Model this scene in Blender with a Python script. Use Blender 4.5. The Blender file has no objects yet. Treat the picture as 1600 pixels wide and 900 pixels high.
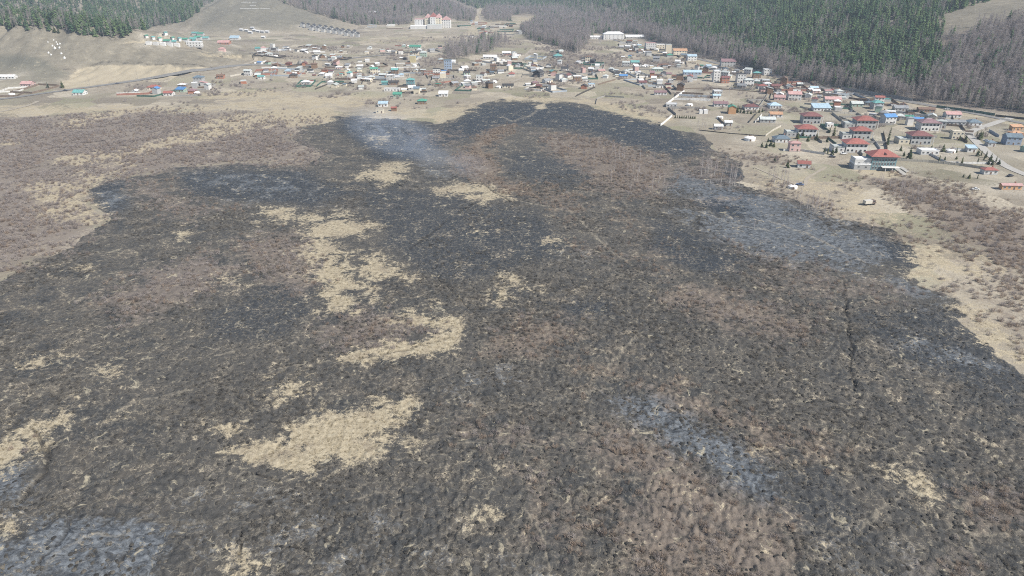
import bpy, bmesh, math, random
import numpy as np
from mathutils import Vector, Matrix, Euler

# ------------------------------------------------------------------ camera, sky, sun, exposure
SC = bpy.context.scene
COL = SC.collection
CAM_H, PITCH, F = 120.0, math.radians(25.5), 1066.67          # drone height, tilt, focal length in photo pixels
cd = bpy.data.cameras.new('camera'); cam = bpy.data.objects.new('camera', cd); COL.objects.link(cam)
cd.lens = 24.0; cd.sensor_width = 36.0; cd.clip_start = 1.0; cd.clip_end = 12000.0
cam.location = (0, 0, CAM_H); cam.rotation_euler = (math.pi/2 - PITCH, 0, 0)
SC.camera = cam
SUN_EL, SUN_AZ = math.radians(45), math.radians(124)          # azimuth clockwise from the view direction (+Y): light from the right, a little behind the camera
W = bpy.data.worlds.new('World'); SC.world = W; W.use_nodes = True
wn = W.node_tree.nodes; wl = W.node_tree.links
bg = wn['Background']; sky = wn.new('ShaderNodeTexSky'); sky.sky_type = 'NISHITA'; sky.sun_disc = False
sky.sun_elevation = SUN_EL; sky.sun_rotation = SUN_AZ; sky.altitude = 1400
wl.new(sky.outputs[0], bg.inputs[0]); bg.inputs[1].default_value = 0.085
sd = bpy.data.lights.new('sun', 'SUN'); sd.energy = 4.8; sd.angle = math.radians(0.53); sd.color = (1.0, 0.945, 0.86)
sun = bpy.data.objects.new('sun', sd); COL.objects.link(sun)
sv = Vector((math.sin(SUN_AZ)*math.cos(SUN_EL), math.cos(SUN_AZ)*math.cos(SUN_EL), math.sin(SUN_EL)))
sun.rotation_euler = sv.to_track_quat('Z', 'Y').to_euler(); sun.location = (300, 200, 400)
SC.view_settings.view_transform = 'Standard'; SC.view_settings.look = 'None'
SC.view_settings.exposure = 0.76; SC.view_settings.gamma = 1.0; SC.view_settings.use_curve_mapping = False
SC.render.engine = 'CYCLES'
SC.cycles.use_denoising = False; SC.cycles.filter_width = 1.05
SC.cycles.max_bounces = 5; SC.cycles.diffuse_bounces = 2; SC.cycles.glossy_bounces = 2
SC.cycles.transmission_bounces = 2; SC.cycles.volume_bounces = 0; SC.cycles.transparent_max_bounces = 6

RNG = np.random.default_rng(7); random.seed(7)

# ------------------------------------------------------------------ numpy noise, plan geometry
def _hash(ix, iy, s):
    h = (ix.astype(np.int64)*374761393 + iy.astype(np.int64)*668265263 + s*974634777) & 0xffffffff
    h = ((h ^ (h >> 13))*1274126177) & 0xffffffff
    h = ((h ^ (h >> 16))*2246822519) & 0xffffffff
    return ((h ^ (h >> 15)) & 0xffffff)/float(0xffffff)
def vnoise(x, y, s=0):
    x = np.asarray(x, float); y = np.asarray(y, float)
    ix = np.floor(x); iy = np.floor(y); fx = x-ix; fy = y-iy
    fx = fx*fx*(3-2*fx); fy = fy*fy*(3-2*fy)
    a = _hash(ix, iy, s); b = _hash(ix+1, iy, s); c = _hash(ix, iy+1, s); d = _hash(ix+1, iy+1, s)
    return (a*(1-fx)+b*fx)*(1-fy) + (c*(1-fx)+d*fx)*fy
def fbm(x, y, s=0, o=3):
    t = 0; a = 1; n = 0
    for k in range(o):
        t = t + a*vnoise(x*2**k+17.3*k, y*2**k+5.1*k, s+k); n += a; a *= .5
    return t/n*2-1
def mounds(x, y, cell, s):
    x, y = .81*x-.59*y+1.3*cell*fbm(x/cell/4, y/cell/4, s+50, 2), .59*x+.81*y+1.3*cell*fbm(x/cell/4, y/cell/4, s+60, 2)
    ix = np.floor(x/cell); iy = np.floor(y/cell); best = np.zeros_like(x)
    for i in (-1, 0, 1):
        for j in (-1, 0, 1):
            cx = (ix+i+.02+.96*_hash(ix+i, iy+j, s))*cell; cy = (iy+j+.02+.96*_hash(ix+i, iy+j, s+1))*cell
            h = .35+.65*_hash(ix+i, iy+j, s+2); r = cell*(.35+.35*_hash(ix+i, iy+j, s+3))
            best = np.maximum(best, h*np.clip(1-((x-cx)**2+(y-cy)**2)/(r*r), 0, 1))
    return best
CP, SP = math.cos(PITCH), math.sin(PITCH)
def project(x, y, z):
    """plan point -> pixel of the 1600 x 900 photograph (drafting aid)"""
    dz = z-CAM_H; f = y*CP-dz*SP; up = y*SP+dz*CP
    f = np.where(np.abs(f) < 1e-3, 1e-3, f)
    return 800+F*x/f, 450-F*up/f
def ray(u, v):
    dx = (np.asarray(u, float)-800)/F; dy = (450-np.asarray(v, float))/F
    return dx, CP+dy*SP, -SP+dy*CP
def flat(u, v):
    rx, ry, rz = ray(u, v); rz = np.minimum(rz, -0.02); t = -CAM_H/rz
    return rx*t, ry*t
def seg_dist(x, y, line):
    """distance to a polyline and its side (positive on the left of its direction)"""
    best = np.full(np.shape(x), 1e12); side = np.zeros(np.shape(x))
    for (ax, ay), (bx, by) in zip(line[:-1], line[1:]):
        ex, ey = bx-ax, by-ay; L = ex*ex+ey*ey
        t = np.clip(((x-ax)*ex+(y-ay)*ey)/L, 0, 1)
        d = (x-ax-t*ex)**2+(y-ay-t*ey)**2; c = ex*(y-ay)-ey*(x-ax)
        m = d < best; best = np.where(m, d, best); side = np.where(m, np.sign(c), side)
    return np.sqrt(best), side
def poly_sd(u, v, poly, vs=1.0):
    """signed distance to a polygon, positive inside; vs stretches v"""
    inside = np.zeros(np.shape(u), bool); best = np.full(np.shape(u), 1e12); n = len(poly)
    for i in range(n):
        ax, ay = poly[i]; bx, by = poly[(i+1) % n]
        if ay != by:
            cond = ((ay > v) != (by > v)) & (u < (bx-ax)*(v-ay)/(by-ay)+ax); inside ^= cond
        ex, ey = bx-ax, (by-ay)*vs; L = ex*ex+ey*ey+1e-9
        t = np.clip(((u-ax)*ex+(v-ay)*vs*ey)/L, 0, 1)
        best = np.minimum(best, (u-ax-t*ex)**2+((v-ay)*vs-t*ey)**2)
    d = np.sqrt(best)
    return np.where(inside, d, -d)
def wline(pts): return [tuple(float(c) for c in flat(u, v)) for u, v in pts]

# ------------------------------------------------------------------ terrain height
FOOT_R = wline([(800, -14), (900, 24), (960, 44), (1010, 62), (1100, 90), (1210, 121), (1400, 158), (1600, 180), (1900, 205), (2600, 250)])
FOOT_L = wline([(-900, 80), (0, 62), (200, 57), (300, 45), (380, 28), (440, 8)])
FOOT_B = wline([(430, 22), (560, 36), (640, 33), (720, 30), (760, 12), (790, -6)])
CREST = [wline([(-700, 62), (-200, 80), (60, 96), (180, 102), (300, 104), (390, 106)]), (36, 42, 52, 41, 18, 0)]
CONE = tuple(float(c) for c in flat(395, 36))
def ramp(d, w): return .5*(np.sqrt(d*d+w*w)+d)-.5*w*np.exp(-np.abs(d)/w)*0
def height(x, y):
    x = np.asarray(x, float); y = np.asarray(y, float); r = np.hypot(x, y)
    z = np.zeros_like(x)
    d, s = seg_dist(x, y, FOOT_R); d = d*s
    hr = ramp(d, 14)*.34; hr = 210*(1-np.exp(-hr/210)); hr = np.where(d < -30, 0, hr*np.clip((d+30)/30, 0, 1))
    hr = hr*(1+.28*fbm(x/190, y/190, 3))
    d, s = seg_dist(x, y, FOOT_L); d = d*s
    hl = ramp(d, 30)*.24; hl = 230*(1-np.exp(-hl/230)); hl = np.where(d < -60, 0, hl*np.clip((d+60)/60, 0, 1)); hl = hl*(1+.3*fbm(x/260, y/260, 9))
    d, s = seg_dist(x, y, FOOT_B); d = d*s
    hb = ramp(d, 30)*.17; hb = 190*(1-np.exp(-hb/190)); hb = np.where(d < -60, 0, hb*np.clip((d+60)/60, 0, 1)); hb = hb*(1+.25*fbm(x/300, y/300, 12))
    line, hh = CREST                                          # the bare hill on the left
    best = np.zeros_like(x)
    for i in range(len(line)-1):
        (ax, ay), (bx, by) = line[i], line[i+1]; ex, ey = bx-ax, by-ay; L = ex*ex+ey*ey
        t = np.clip(((x-ax)*ex+(y-ay)*ey)/L, 0, 1); px_ = x-ax-t*ex; py_ = y-ay-t*ey
        dd = np.hypot(px_, py_); h = hh[i]+(hh[i+1]-hh[i])*t
        wd = np.where(py_ < 0, 170., 240.)*(1+.35*fbm(x/120, y/120, 77, 2))
        q = np.clip(dd/wd, 0, 1); best = np.maximum(best, h*(1-q*q*(3-2*q)))
    best = best*(1+.10*fbm(x/60, y/90, 79, 3)-.34*np.abs(fbm(x/42, y/120, 84, 3)))*1.12
    hc = 62-.205*np.sqrt((x-CONE[0])**2+(y-CONE[1])**2+45**2); hc = np.where(hc > 0, hc, 0)
    hc = (.5*(hc+np.sqrt(hc*hc+9))-1.5)*(1+.32*fbm(x/55, y/120, 83, 3))
    far = np.clip(y-2700, 0, None)*.10
    z = np.maximum.reduce([hr, hl, hb, best, hc, far])
    z = z+.25*fbm(x/40, y/40, 21)*np.clip(1.2-z/10, .2, 1)
    return z
def ground(u, v):
    """where the sight line through a photograph pixel meets the terrain (used once, to draft the plan)"""
    u = np.atleast_1d(np.asarray(u, float)); v = np.atleast_1d(np.asarray(v, float))
    rx, ry, rz = ray(u, v); hz = np.hypot(rx, ry); rx, ry, rz = (q[:, None] for q in (rx/hz, ry/hz, rz/hz))
    T = np.tile(60*1.012**np.arange(400), (len(u), 1))
    for k in range(3):
        below = CAM_H+rz*T < height(rx*T, ry*T); i = np.where(below.any(1), below.argmax(1), T.shape[1]-1); i = np.maximum(i, 1); j = np.arange(len(u))
        lo, hi = T[j, i-1], T[j, i]; T = lo[:, None]+(hi-lo)[:, None]*np.linspace(0, 1, 24)[None]
    x, y = rx[:, 0]*hi, ry[:, 0]*hi
    return x, y, height(x, y)

# ------------------------------------------------------------------ plan of the ground cover (outlines drafted on the photograph)
BURN = [(-400, 560), (-200, 500), (0, 432), (60, 398), (110, 386), (150, 358), (160, 342), (142, 322), (140, 300), (146, 286), (165, 281), (200, 281), (240, 270), (275, 260), (330, 262),
        (420, 256), (470, 262), (500, 240), (470, 226), (455, 214), (470, 200), (515, 190), (513, 181), (560, 183), (620, 186), (655, 189), (690, 193), (720, 180), (755, 162),
        (785, 156), (830, 157), (900, 161), (950, 173), (990, 184), (1040, 197), (1090, 214), (1120, 233), (1166, 262), (1168, 275), (1150, 286), (1200, 297), (1260, 322), (1330, 345),
        (1380, 352), (1400, 375), (1425, 392), (1435, 410), (1445, 440), (1480, 470), (1500, 495), (1540, 520), (1560, 545), (1600, 572), (1800, 680), (2200, 900), (2200, 1300), (-600, 1300)]
STRAW = [  # (outline, strength)
    ([(405, 334), (430, 330), (495, 339), (500, 348), (440, 349), (415, 345)], 1), ([(470, 374), (500, 352), (540, 333), (575, 340), (588, 352), (555, 364), (520, 370), (505, 384), (485, 390)], 1),
    ([(480, 380), (515, 382), (530, 408), (556, 425), (568, 455), (562, 484), (520, 492), (505, 472), (500, 430), (485, 405)], 1), ([(563, 406), (592, 400), (632, 424), (604, 438), (572, 424)], .8),
    ([(538, 563), (600, 549), (658, 537), (687, 524), (681, 515), (640, 508), (646, 501), (696, 510), (703, 524), (671, 542), (600, 557), (558, 568)], 1.4), ([(590, 490), (655, 478), (664, 488), (620, 500)], .9),
    ([(566, 276), (600, 259), (634, 256), (637, 267), (606, 272), (628, 279), (615, 288), (592, 281)], 1.1), ([(686, 299), (728, 291), (765, 296), (792, 308), (760, 314), (735, 308)], 1.1),
    ([(345, 706), (440, 690), (500, 660), (560, 635), (610, 627), (652, 640), (648, 660), (600, 680), (630, 690), (612, 716), (530, 720), (480, 747), (440, 747), (395, 722)], 1.15),
    ([(340, 664), (378, 651), (397, 660), (372, 672), (340, 676)], 1), ([(-60, 700), (0, 676), (40, 665), (90, 650), (122, 636), (116, 665), (90, 690), (60, 720), (30, 742), (-60, 760)], .85),
    ([(15, 578), (60, 561), (112, 566), (70, 581), (25, 584)], .75), ([(778, 468), (797, 428), (818, 428), (822, 455), (800, 468)], .8), ([(843, 375), (886, 371), (897, 383), (870, 391)], .85),
    ([(1365, 728), (1420, 742), (1466, 770), (1442, 781), (1390, 765)], .75), ([(415, 606), (480, 592), (474, 609), (424, 613)], .9), ([(360, 886), (388, 868), (408, 892), (372, 900)], .95),
    ([(160, 585), (195, 575), (200, 586), (165, 594)], .8), ([(480, 630), (530, 628), (525, 640), (485, 640)], .7), ([(105, 418), (140, 412), (150, 426), (112, 430)], .6), ([(270, 355), (305, 350), (300, 366), (275, 368)], .6),
    ([(0, 830), (50, 822), (40, 850), (0, 858)], .8), ([(700, 740), (740, 730), (745, 748), (705, 752)], .5), ([(752, 785), (778, 778), (782, 800), (755, 806)], .7), ([(745, 840), (770, 838), (765, 852), (745, 852)], .5),
    ([(1180, 690), (1240, 700), (1300, 740), (1280, 745), (1200, 705)], .4), ([(165, 640), (185, 632), (178, 660), (162, 662)], .7), ([(340, 440), (375, 436), (370, 452), (335, 452)], .6), ([(750, 362), (770, 362), (768, 369), (750, 369)], .9),
    ([(575, 214), (612, 214), (610, 221), (572, 222)], .7), ([(1600, 560), (1560, 540), (1500, 494), (1480, 465), (1500, 470), (1560, 500), (1620, 540)], .7),
    # outside the fire
    ([(1424, 388), (1480, 392), (1530, 408), (1575, 428), (1550, 438), (1470, 436), (1444, 431)], 1.), ([(1170, 270), (1260, 275), (1340, 290), (1370, 310), (1440, 345), (1400, 352), (1330, 342), (1260, 318), (1200, 294)], .55),
    ([(780, 157), (830, 150), (960, 160), (1050, 188), (1030, 194), (950, 172), (900, 160)], 1), ([(690, 192), (660, 180), (700, 170), (752, 160), (722, 180)], .9), ([(520, 180), (600, 165), (680, 172), (690, 190), (620, 184), (560, 182)], .45),
    ([(80, 252), (160, 238), (240, 224), (330, 186), (420, 176), (515, 166), (525, 184), (460, 200), (440, 190), (350, 214), (250, 232), (120, 260)], 1.15), ([(40, 292), (110, 274), (200, 250), (212, 258), (150, 284), (142, 305), (160, 344), (100, 352), (60, 335)], .75),
    ([(85, 192), (150, 180), (205, 164), (192, 180), (120, 200)], 1.1), ([(0, 165), (150, 166), (300, 168), (440, 150), (600, 150), (560, 166), (420, 172), (250, 175), (100, 178), (0, 182)], .8), ([(310, 146), (420, 140), (480, 150), (380, 156), (310, 156)], .9), ([(0, 219), (26, 217), (24, 223), (0, 225)], .9),
    ([(480, 245), (440, 255), (380, 250), (300, 246), (330, 240), (430, 244)], .35), ([(560, 60), (700, 55), (680, 64), (560, 68)], .6), ([(810, 26), (835, 24), (832, 36), (805, 36)], .9), ([(310, 82), (390, 88), (385, 94), (320, 90)], .9)]
SHRUB = [  # (outline, strength, warmth: 0 lilac grey .. 1 rust brown)
    ([(388, 378), (440, 365), (490, 372), (492, 410), (500, 455), (470, 462), (420, 442), (395, 412)], 1, .35), ([(150, 470), (240, 420), (330, 398), (400, 415), (350, 448), (280, 482), (200, 492)], .9, .2),
    ([(200, 283), (272, 278), (276, 300), (330, 312), (380, 330), (300, 345), (230, 330), (200, 310)], .55, .4), ([(515, 515), (560, 488), (640, 500), (652, 514), (600, 540), (530, 548)], 1, .3),
    ([(704, 252), (722, 236), (760, 205), (802, 196), (795, 208), (758, 234), (775, 250), (782, 275), (830, 292), (850, 306), (800, 306), (750, 288), (715, 274)], 1, .95),
    ([(760, 285), (840, 285), (900, 300), (912, 330), (890, 345), (850, 318), (780, 308)], .6, .9), ([(835, 205), (900, 210), (950, 222), (1000, 238), (1045, 250), (1052, 280), (1030, 306), (960, 306), (930, 292), (905, 272), (870, 245)], .9, .55),
    ([(1050, 250), (1110, 240), (1160, 268), (1150, 300), (1090, 290), (1050, 275)], .55, .4), ([(640, 205), (700, 198), (740, 212), (700, 232), (640, 225)], .5, .3),
    ([(1046, 466), (1100, 450), (1160, 468), (1240, 488), (1274, 515), (1230, 534), (1180, 522), (1100, 492)], .9, .55), ([(780, 520), (830, 488), (900, 502), (918, 530), (850, 558), (755, 552)], .8, .6),
    ([(925, 700), (955, 655), (1000, 668), (1062, 720), (1130, 758), (1180, 775), (1225, 815), (1240, 860), (1290, 960), (1010, 960), (960, 905), (985, 850), (930, 820), (985, 765), (945, 740)], .72, .45), ([(940, 600), (1050, 588), (1120, 618), (1200, 658), (1310, 708), (1290, 732), (1200, 702), (1100, 652), (1000, 622)], .7, .7),
    ([(1470, 765), (1600, 762), (1700, 780), (1700, 850), (1530, 815)], .75, .5), ([(1400, 870), (1500, 830), (1560, 860), (1540, 920), (1420, 920)], .5, .4), ([(1130, 378), (1200, 388), (1290, 408), (1330, 428), (1400, 440), (1440, 462), (1400, 484), (1300, 482), (1200, 455)], .5, .5),
    ([(1050, 320), (1120, 300), (1180, 310), (1120, 330)], .5, .4), ([(700, 640), (800, 650), (900, 660), (930, 720), (820, 720), (700, 700)], .45, .4), ([(800, 740), (870, 730), (900, 760), (960, 800), (930, 860), (850, 880), (780, 840), (830, 790)], .5, .4), ([(960, 320), (1060, 380), (1080, 440), (1010, 420), (930, 350)], .35, .7),
    ([(860, 380), (930, 375), (1010, 400), (1090, 440), (1080, 460), (980, 420), (900, 395)], .5, .7), ([(120, 770), (220, 750), (260, 800), (150, 815)], .4, .5), ([(880, 560), (980, 540), (1020, 600), (930, 620)], .4, .8), ([(-20, 690), (50, 672), (60, 700), (-20, 750)], .5, .8),
    # outside the fire
    ([(-800, 172), (80, 180), (240, 172), (500, 186), (470, 200), (455, 214), (500, 240), (470, 262), (420, 256), (330, 262), (275, 260), (200, 281), (146, 286), (140, 300), (142, 322), (160, 342), (150, 358), (110, 386), (60, 398), (0, 432), (-200, 500), (-800, 700)], .95, .18),
    ([(1358, 278), (1420, 272), (1500, 294), (1600, 338), (1800, 420), (1800, 520), (1600, 442), (1540, 412), (1480, 362), (1450, 332), (1385, 302)], .9, .5), ([(1345, 345), (1420, 358), (1500, 374), (1580, 428), (1700, 480), (1640, 500), (1540, 440), (1440, 386), (1390, 372)], .85, .5),
    ([(1450, 436), (1520, 442), (1600, 480), (1700, 520), (1700, 600), (1600, 545), (1560, 508), (1480, 462)], .65, .4), ([(1090, 228), (1130, 236), (1200, 245), (1260, 262), (1200, 258), (1150, 254)], .7, .3), ([(1190, 278), (1260, 305), (1330, 335), (1370, 350), (1320, 345), (1250, 322), (1190, 300)], .6, .5),
    ([(955, 16), (1000, 36), (1100, 62), (1210, 97), (1380, 132), (1425, 138), (1490, 108), (1470, 60), (1530, 40), (1700, 20), (1900, 60), (1900, 205), (1600, 182), (1400, 160), (1210, 122), (1100, 91), (1010, 64), (958, 48)], .8, .25), ([(760, 14), (960, 22), (1000, 48), (930, 52), (905, 84), (830, 62), (812, 48), (838, 36), (800, 24), (760, 34)], .8, .2), ([(425, -40), (690, -40), (745, 22), (742, 34), (650, 26), (640, 38), (560, 40), (500, 24), (440, 6)], .7, .1),
    ([(1290, 275), (1345, 280), (1340, 300), (1300, 295)], .5, .3), ([(860, 70), (960, 85), (1000, 100), (960, 108), (880, 112), (850, 95)], .6, .3), ([(985, 90), (1060, 92), (1080, 100), (1000, 104)], .7, .3), ([(650, 92), (700, 88), (690, 106), (655, 106)], .7, .4), ([(560, 100), (620, 98), (610, 112), (565, 112)], .4, .3)]
ASH = [([(1055, 332), (1110, 345), (1160, 350), (1250, 330), (1345, 372), (1372, 402), (1330, 428), (1270, 412), (1200, 402), (1130, 368)], 1), ([(1070, 262), (1160, 298), (1250, 328), (1330, 352), (1250, 340), (1200, 346), (1130, 322), (1040, 300)], .75),
       ([(965, 622), (1020, 610), (1080, 658), (1140, 688), (1206, 742), (1180, 782), (1120, 742), (1030, 684)], .9), ([(-80, 870), (0, 850), (60, 818), (150, 806), (292, 838), (262, 882), (150, 930), (-80, 960)], .9), ([(1408, 438), (1460, 468), (1440, 482), (1412, 465)], .9),
       ([(1420, 532), (1590, 570), (1580, 592), (1440, 572)], .55), ([(-60, 750), (40, 716), (62, 734), (22, 792), (-60, 815)], .7), ([(280, 270), (380, 262), (470, 275), (505, 300), (420, 312), (300, 292)], .4), ([(148, 295), (194, 288), (192, 330), (152, 336)], .55), ([(270, 310), (500, 300), (560, 318), (400, 330)], .3),
       ([(520, 190), (600, 190), (660, 196), (640, 215), (560, 215)], .35), ([(640, 250), (720, 260), (760, 285), (700, 290), (650, 275)], .35), ([(690, 575), (840, 570), (830, 625), (700, 630)], .3), ([(1040, 270), (1080, 262), (1100, 300), (1050, 305)], .6), ([(1300, 440), (1360, 445), (1340, 470), (1300, 465)], .3),
       ([(0, 800), (300, 760), (700, 780), (720, 900), (0, 980)], .22), ([(1260, 820), (1500, 850), (1500, 980), (1280, 980)], .22), ([(740, 860), (860, 840), (900, 960), (700, 960)], .2), ([(870, 390), (960, 388), (950, 408), (880, 408)], .4)]
SAND = [([(108, 122), (125, 106), (160, 99), (230, 101), (320, 103), (330, 106), (270, 120), (190, 128), (130, 133)], 1), ([(88, 132), (110, 120), (170, 120), (200, 126), (150, 134), (100, 138)], .8), ([(190, 62), (250, 64), (250, 68), (190, 67)], .7), ([(580, 52), (700, 50), (680, 58), (590, 60)], .4),
        ([(720, 60), (740, 30), (800, 34), (800, 44)], .6), ([(845, 170), (832, 166), (850, 162), (858, 168)], .8), ([(1330, 262), (1345, 258), (1400, 262), (1425, 275), (1395, 280), (1350, 272)], .8), ([(1200, 110), (1300, 130), (1450, 160), (1600, 190), (1600, 198), (1440, 172), (1300, 143), (1190, 118)], .6),
        ([(960, 60), (1100, 92), (1200, 112), (1190, 120), (1080, 98), (960, 68)], .6), ([(560, 30), (595, 26), (598, 30), (560, 33)], .6), ([(740, 25), (752, 14), (758, 26), (748, 40)], .9), ([(1085, 208), (1160, 240), (1100, 212), (1200, 225), (1140, 226)], .4)]
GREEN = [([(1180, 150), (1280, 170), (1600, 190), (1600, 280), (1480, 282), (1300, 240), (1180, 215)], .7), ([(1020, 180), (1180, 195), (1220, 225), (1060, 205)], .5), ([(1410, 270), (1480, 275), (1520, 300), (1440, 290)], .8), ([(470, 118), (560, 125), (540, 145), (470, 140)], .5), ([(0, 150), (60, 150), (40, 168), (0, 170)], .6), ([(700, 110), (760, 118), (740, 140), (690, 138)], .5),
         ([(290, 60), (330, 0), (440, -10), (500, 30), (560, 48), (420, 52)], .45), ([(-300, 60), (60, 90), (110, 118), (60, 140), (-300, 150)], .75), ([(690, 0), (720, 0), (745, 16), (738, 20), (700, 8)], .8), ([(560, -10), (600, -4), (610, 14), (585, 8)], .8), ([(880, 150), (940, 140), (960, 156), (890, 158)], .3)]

TRAIL = [([(785, 182), (800, 190), (830, 180), (838, 172), (850, 166)], 1.3), ([(440, 577), (500, 566), (560, 560), (620, 552), (680, 538)], .6), ([(180, 645), (230, 625), (270, 615), (300, 610)], .8), ([(380, 744), (430, 744), (470, 745), (540, 722), (640, 716), (700, 712)], .4), ([(770, 640), (830, 632), (880, 620), (960, 606)], .5), ([(860, 780), (930, 755), (1030, 742), (1060, 730)], .45),
         ([(1380, 800), (1340, 820), (1300, 832), (1240, 826)], .45), ([(1600, 830), (1560, 840), (1530, 835), (1520, 810)], .5), ([(1450, 690), (1490, 700), (1500, 710)], .4), ([(230, 820), (330, 818), (400, 815), (470, 802)], .4), ([(0, 795), (30, 780), (60, 740)], .7), ([(60, 900), (90, 870), (130, 840), (200, 835)], .5), ([(650, 226), (668, 212), (690, 208)], 1.), ([(830, 520), (830, 470), (850, 400)], .35), ([(1280, 660), (1330, 650), (1400, 655)], .35),
         ([(1255, 880), (1320, 850), (1380, 800), (1450, 745), (1480, 755)], .4), ([(540, 790), (600, 770), (660, 768)], .35), ([(620, 690), (680, 686), (740, 676)], .35), ([(1080, 460), (1060, 440), (1000, 425), (940, 380), (890, 330), (800, 312)], .8), ([(1000, 525), (960, 560), (930, 600)], .5), ([(100, 620), (60, 650)], .6), ([(1200, 345), (1260, 365), (1320, 395), (1350, 410)], 1.2), ([(1090, 330), (1150, 352), (1200, 360)], 1.),
         ([(700, 700), (760, 690), (860, 700), (940, 690)], .35), ([(860, 900), (850, 850), (830, 800)], .35), ([(1540, 900), (1520, 850), (1500, 800), (1480, 780)], .4), ([(300, 560), (400, 545), (470, 520)], .4), ([(0, 640), (60, 620), (110, 590), (160, 580)], .6)]
DITCH = [([(1316, 438), (1321, 470), (1326, 520), (1332, 570), (1336, 610)], .65), ([(676, 428), (705, 455), (735, 483), (752, 497)], .45), ([(1085, 345), (1120, 370), (1160, 395), (1220, 420)], .8), ([(757, 290), (790, 310), (806, 318)], .9), ([(640, 390), (690, 350), (740, 318)], .7), ([(1140, 502), (1180, 520), (1230, 548)], .6), ([(24, 790), (45, 768), (62, 742), (70, 725), (68, 700), (85, 690)], 1.1), ([(100, 820), (90, 850), (62, 880), (50, 905)], .8),
         ([(200, 850), (190, 872), (182, 880)], .7), ([(384, 830), (376, 850), (372, 862)], .6), ([(430, 850), (460, 858), (490, 862)], .6), ([(50, 668), (66, 690), (58, 705)], .5), ([(400, 735), (420, 742), (440, 748)], .5), ([(560, 560), (640, 545), (698, 526)], .4), ([(100, 108), (160, 97), (240, 101), (330, 105)], 1.4)]
BLACK = [([(512, 184), (690, 195), (755, 163), (830, 158), (900, 162), (1040, 198), (1120, 235), (1060, 245), (960, 222), (880, 200), (800, 192), (740, 215), (640, 250), (590, 250), (540, 215)], 1), ([(145, 288), (196, 284), (194, 330), (152, 340)], .8), ([(272, 262), (470, 264), (560, 300), (480, 325), (300, 305)], .8), ([(1110, 300), (1200, 308), (1190, 345), (1110, 338), (1080, 315)], 1), ([(1020, 340), (1130, 375), (1180, 410), (1120, 430), (1020, 400)], .7),
         ([(560, 290), (690, 300), (850, 330), (880, 400), (780, 430), (690, 440), (600, 380)], .6), ([(1130, 262), (1166, 264), (1166, 278), (1140, 284)], 1), ([(1350, 360), (1430, 396), (1440, 430), (1380, 405)], .9), ([(800, 240), (900, 250), (930, 290), (850, 285), (790, 265)], .7), ([(1340, 490), (1480, 480), (1600, 575), (1580, 640), (1400, 560)], .5), ([(330, 490), (440, 430), (500, 470), (450, 530), (340, 530)], .5), ([(1120, 720), (1300, 740), (1380, 860), (1250, 840)], .4), ([(890, 460), (960, 470), (930, 500), (880, 490)], .6)]
# ------------------------------------------------------------------ materials
def new_mat(name):
    m = bpy.data.materials.new(name); m.use_nodes = True; nt = m.node_tree
    b = nt.nodes['Principled BSDF']; b.inputs['Roughness'].default_value = .9
    b.inputs['Specular IOR Level'].default_value = .2
    return m, nt, b
def N(nt, kind, **kw):
    n = nt.nodes.new(kind)
    for k, v in kw.items():
        if isinstance(v, (int, float, tuple, list)) and k[0] == '_': n.inputs[int(k[1:])].default_value = v
        else: setattr(n, k, v)
    return n
def math_(nt, op, a, b=None, c=None, clamp=False):
    n = nt.nodes.new('ShaderNodeMath'); n.operation = op; n.use_clamp = clamp
    for i, x in enumerate((a, b, c)):
        if x is None: continue
        if isinstance(x, (int, float)): n.inputs[i].default_value = x
        else: nt.links.new(x, n.inputs[i])
    return n.outputs[0]
def mix_(nt, f, a, b, mode='MIX'):
    n = nt.nodes.new('ShaderNodeMix'); n.data_type = 'RGBA'; n.blend_type = mode
    for s, x in ((n.inputs[0], f), (n.inputs[6], a), (n.inputs[7], b)):
        if isinstance(x, (int, float)): s.default_value = x
        elif isinstance(x, tuple): s.default_value = (*x, 1)
        else: nt.links.new(x, s)
    return n.outputs[2]
def noise_(nt, vec, scale, detail=3, rough=.55, dist=0.):
    n = nt.nodes.new('ShaderNodeTexNoise'); n.inputs['Scale'].default_value = scale; n.inputs['Detail'].default_value = detail
    n.inputs['Roughness'].default_value = rough; n.inputs['Distortion'].default_value = dist
    if vec is not None: nt.links.new(vec, n.inputs['Vector'])
    return n.outputs['Fac']
_plain = {}
def plain(name, c, rough=.85, var=.25, scale=.6, c2=None, rnd=0., spec=.2, metal=0., bump=0.):
    """weathered single-colour material: blotches of a second tone, plus a random tint for each object"""
    if name in _plain: return _plain[name]
    m, nt, b = new_mat(name); b.inputs['Roughness'].default_value = rough; b.inputs['Specular IOR Level'].default_value = spec; b.inputs['Metallic'].default_value = metal
    tc = nt.nodes.new('ShaderNodeTexCoord'); f = noise_(nt, tc.outputs['Object'], scale, 4)
    f = math_(nt, 'MULTIPLY_ADD', f, 1.8, -.4, clamp=True)
    c2 = c2 or tuple(x*(1-var) for x in c)
    col = mix_(nt, f, c2, c)
    if rnd:
        oi = nt.nodes.new('ShaderNodeObjectInfo'); k = math_(nt, 'MULTIPLY_ADD', oi.outputs['Random'], 2*rnd, 1-rnd)
        col = mix_(nt, 1., col, N_rgb(nt, k), 'MULTIPLY')
    nt.links.new(col, b.inputs['Base Color'])
    if bump:
        bp = nt.nodes.new('ShaderNodeBump'); bp.inputs['Strength'].default_value = bump; bp.inputs['Distance'].default_value = .1
        nt.links.new(noise_(nt, tc.outputs['Object'], scale*6, 3), bp.inputs['Height']); nt.links.new(bp.outputs[0], b.inputs['Normal'])
    _plain[name] = m
    return m
def N_rgb(nt, v):
    c = nt.nodes.new('ShaderNodeCombineColor')
    for i in range(3): nt.links.new(v, c.inputs[i])
    return c.outputs[0]

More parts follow.
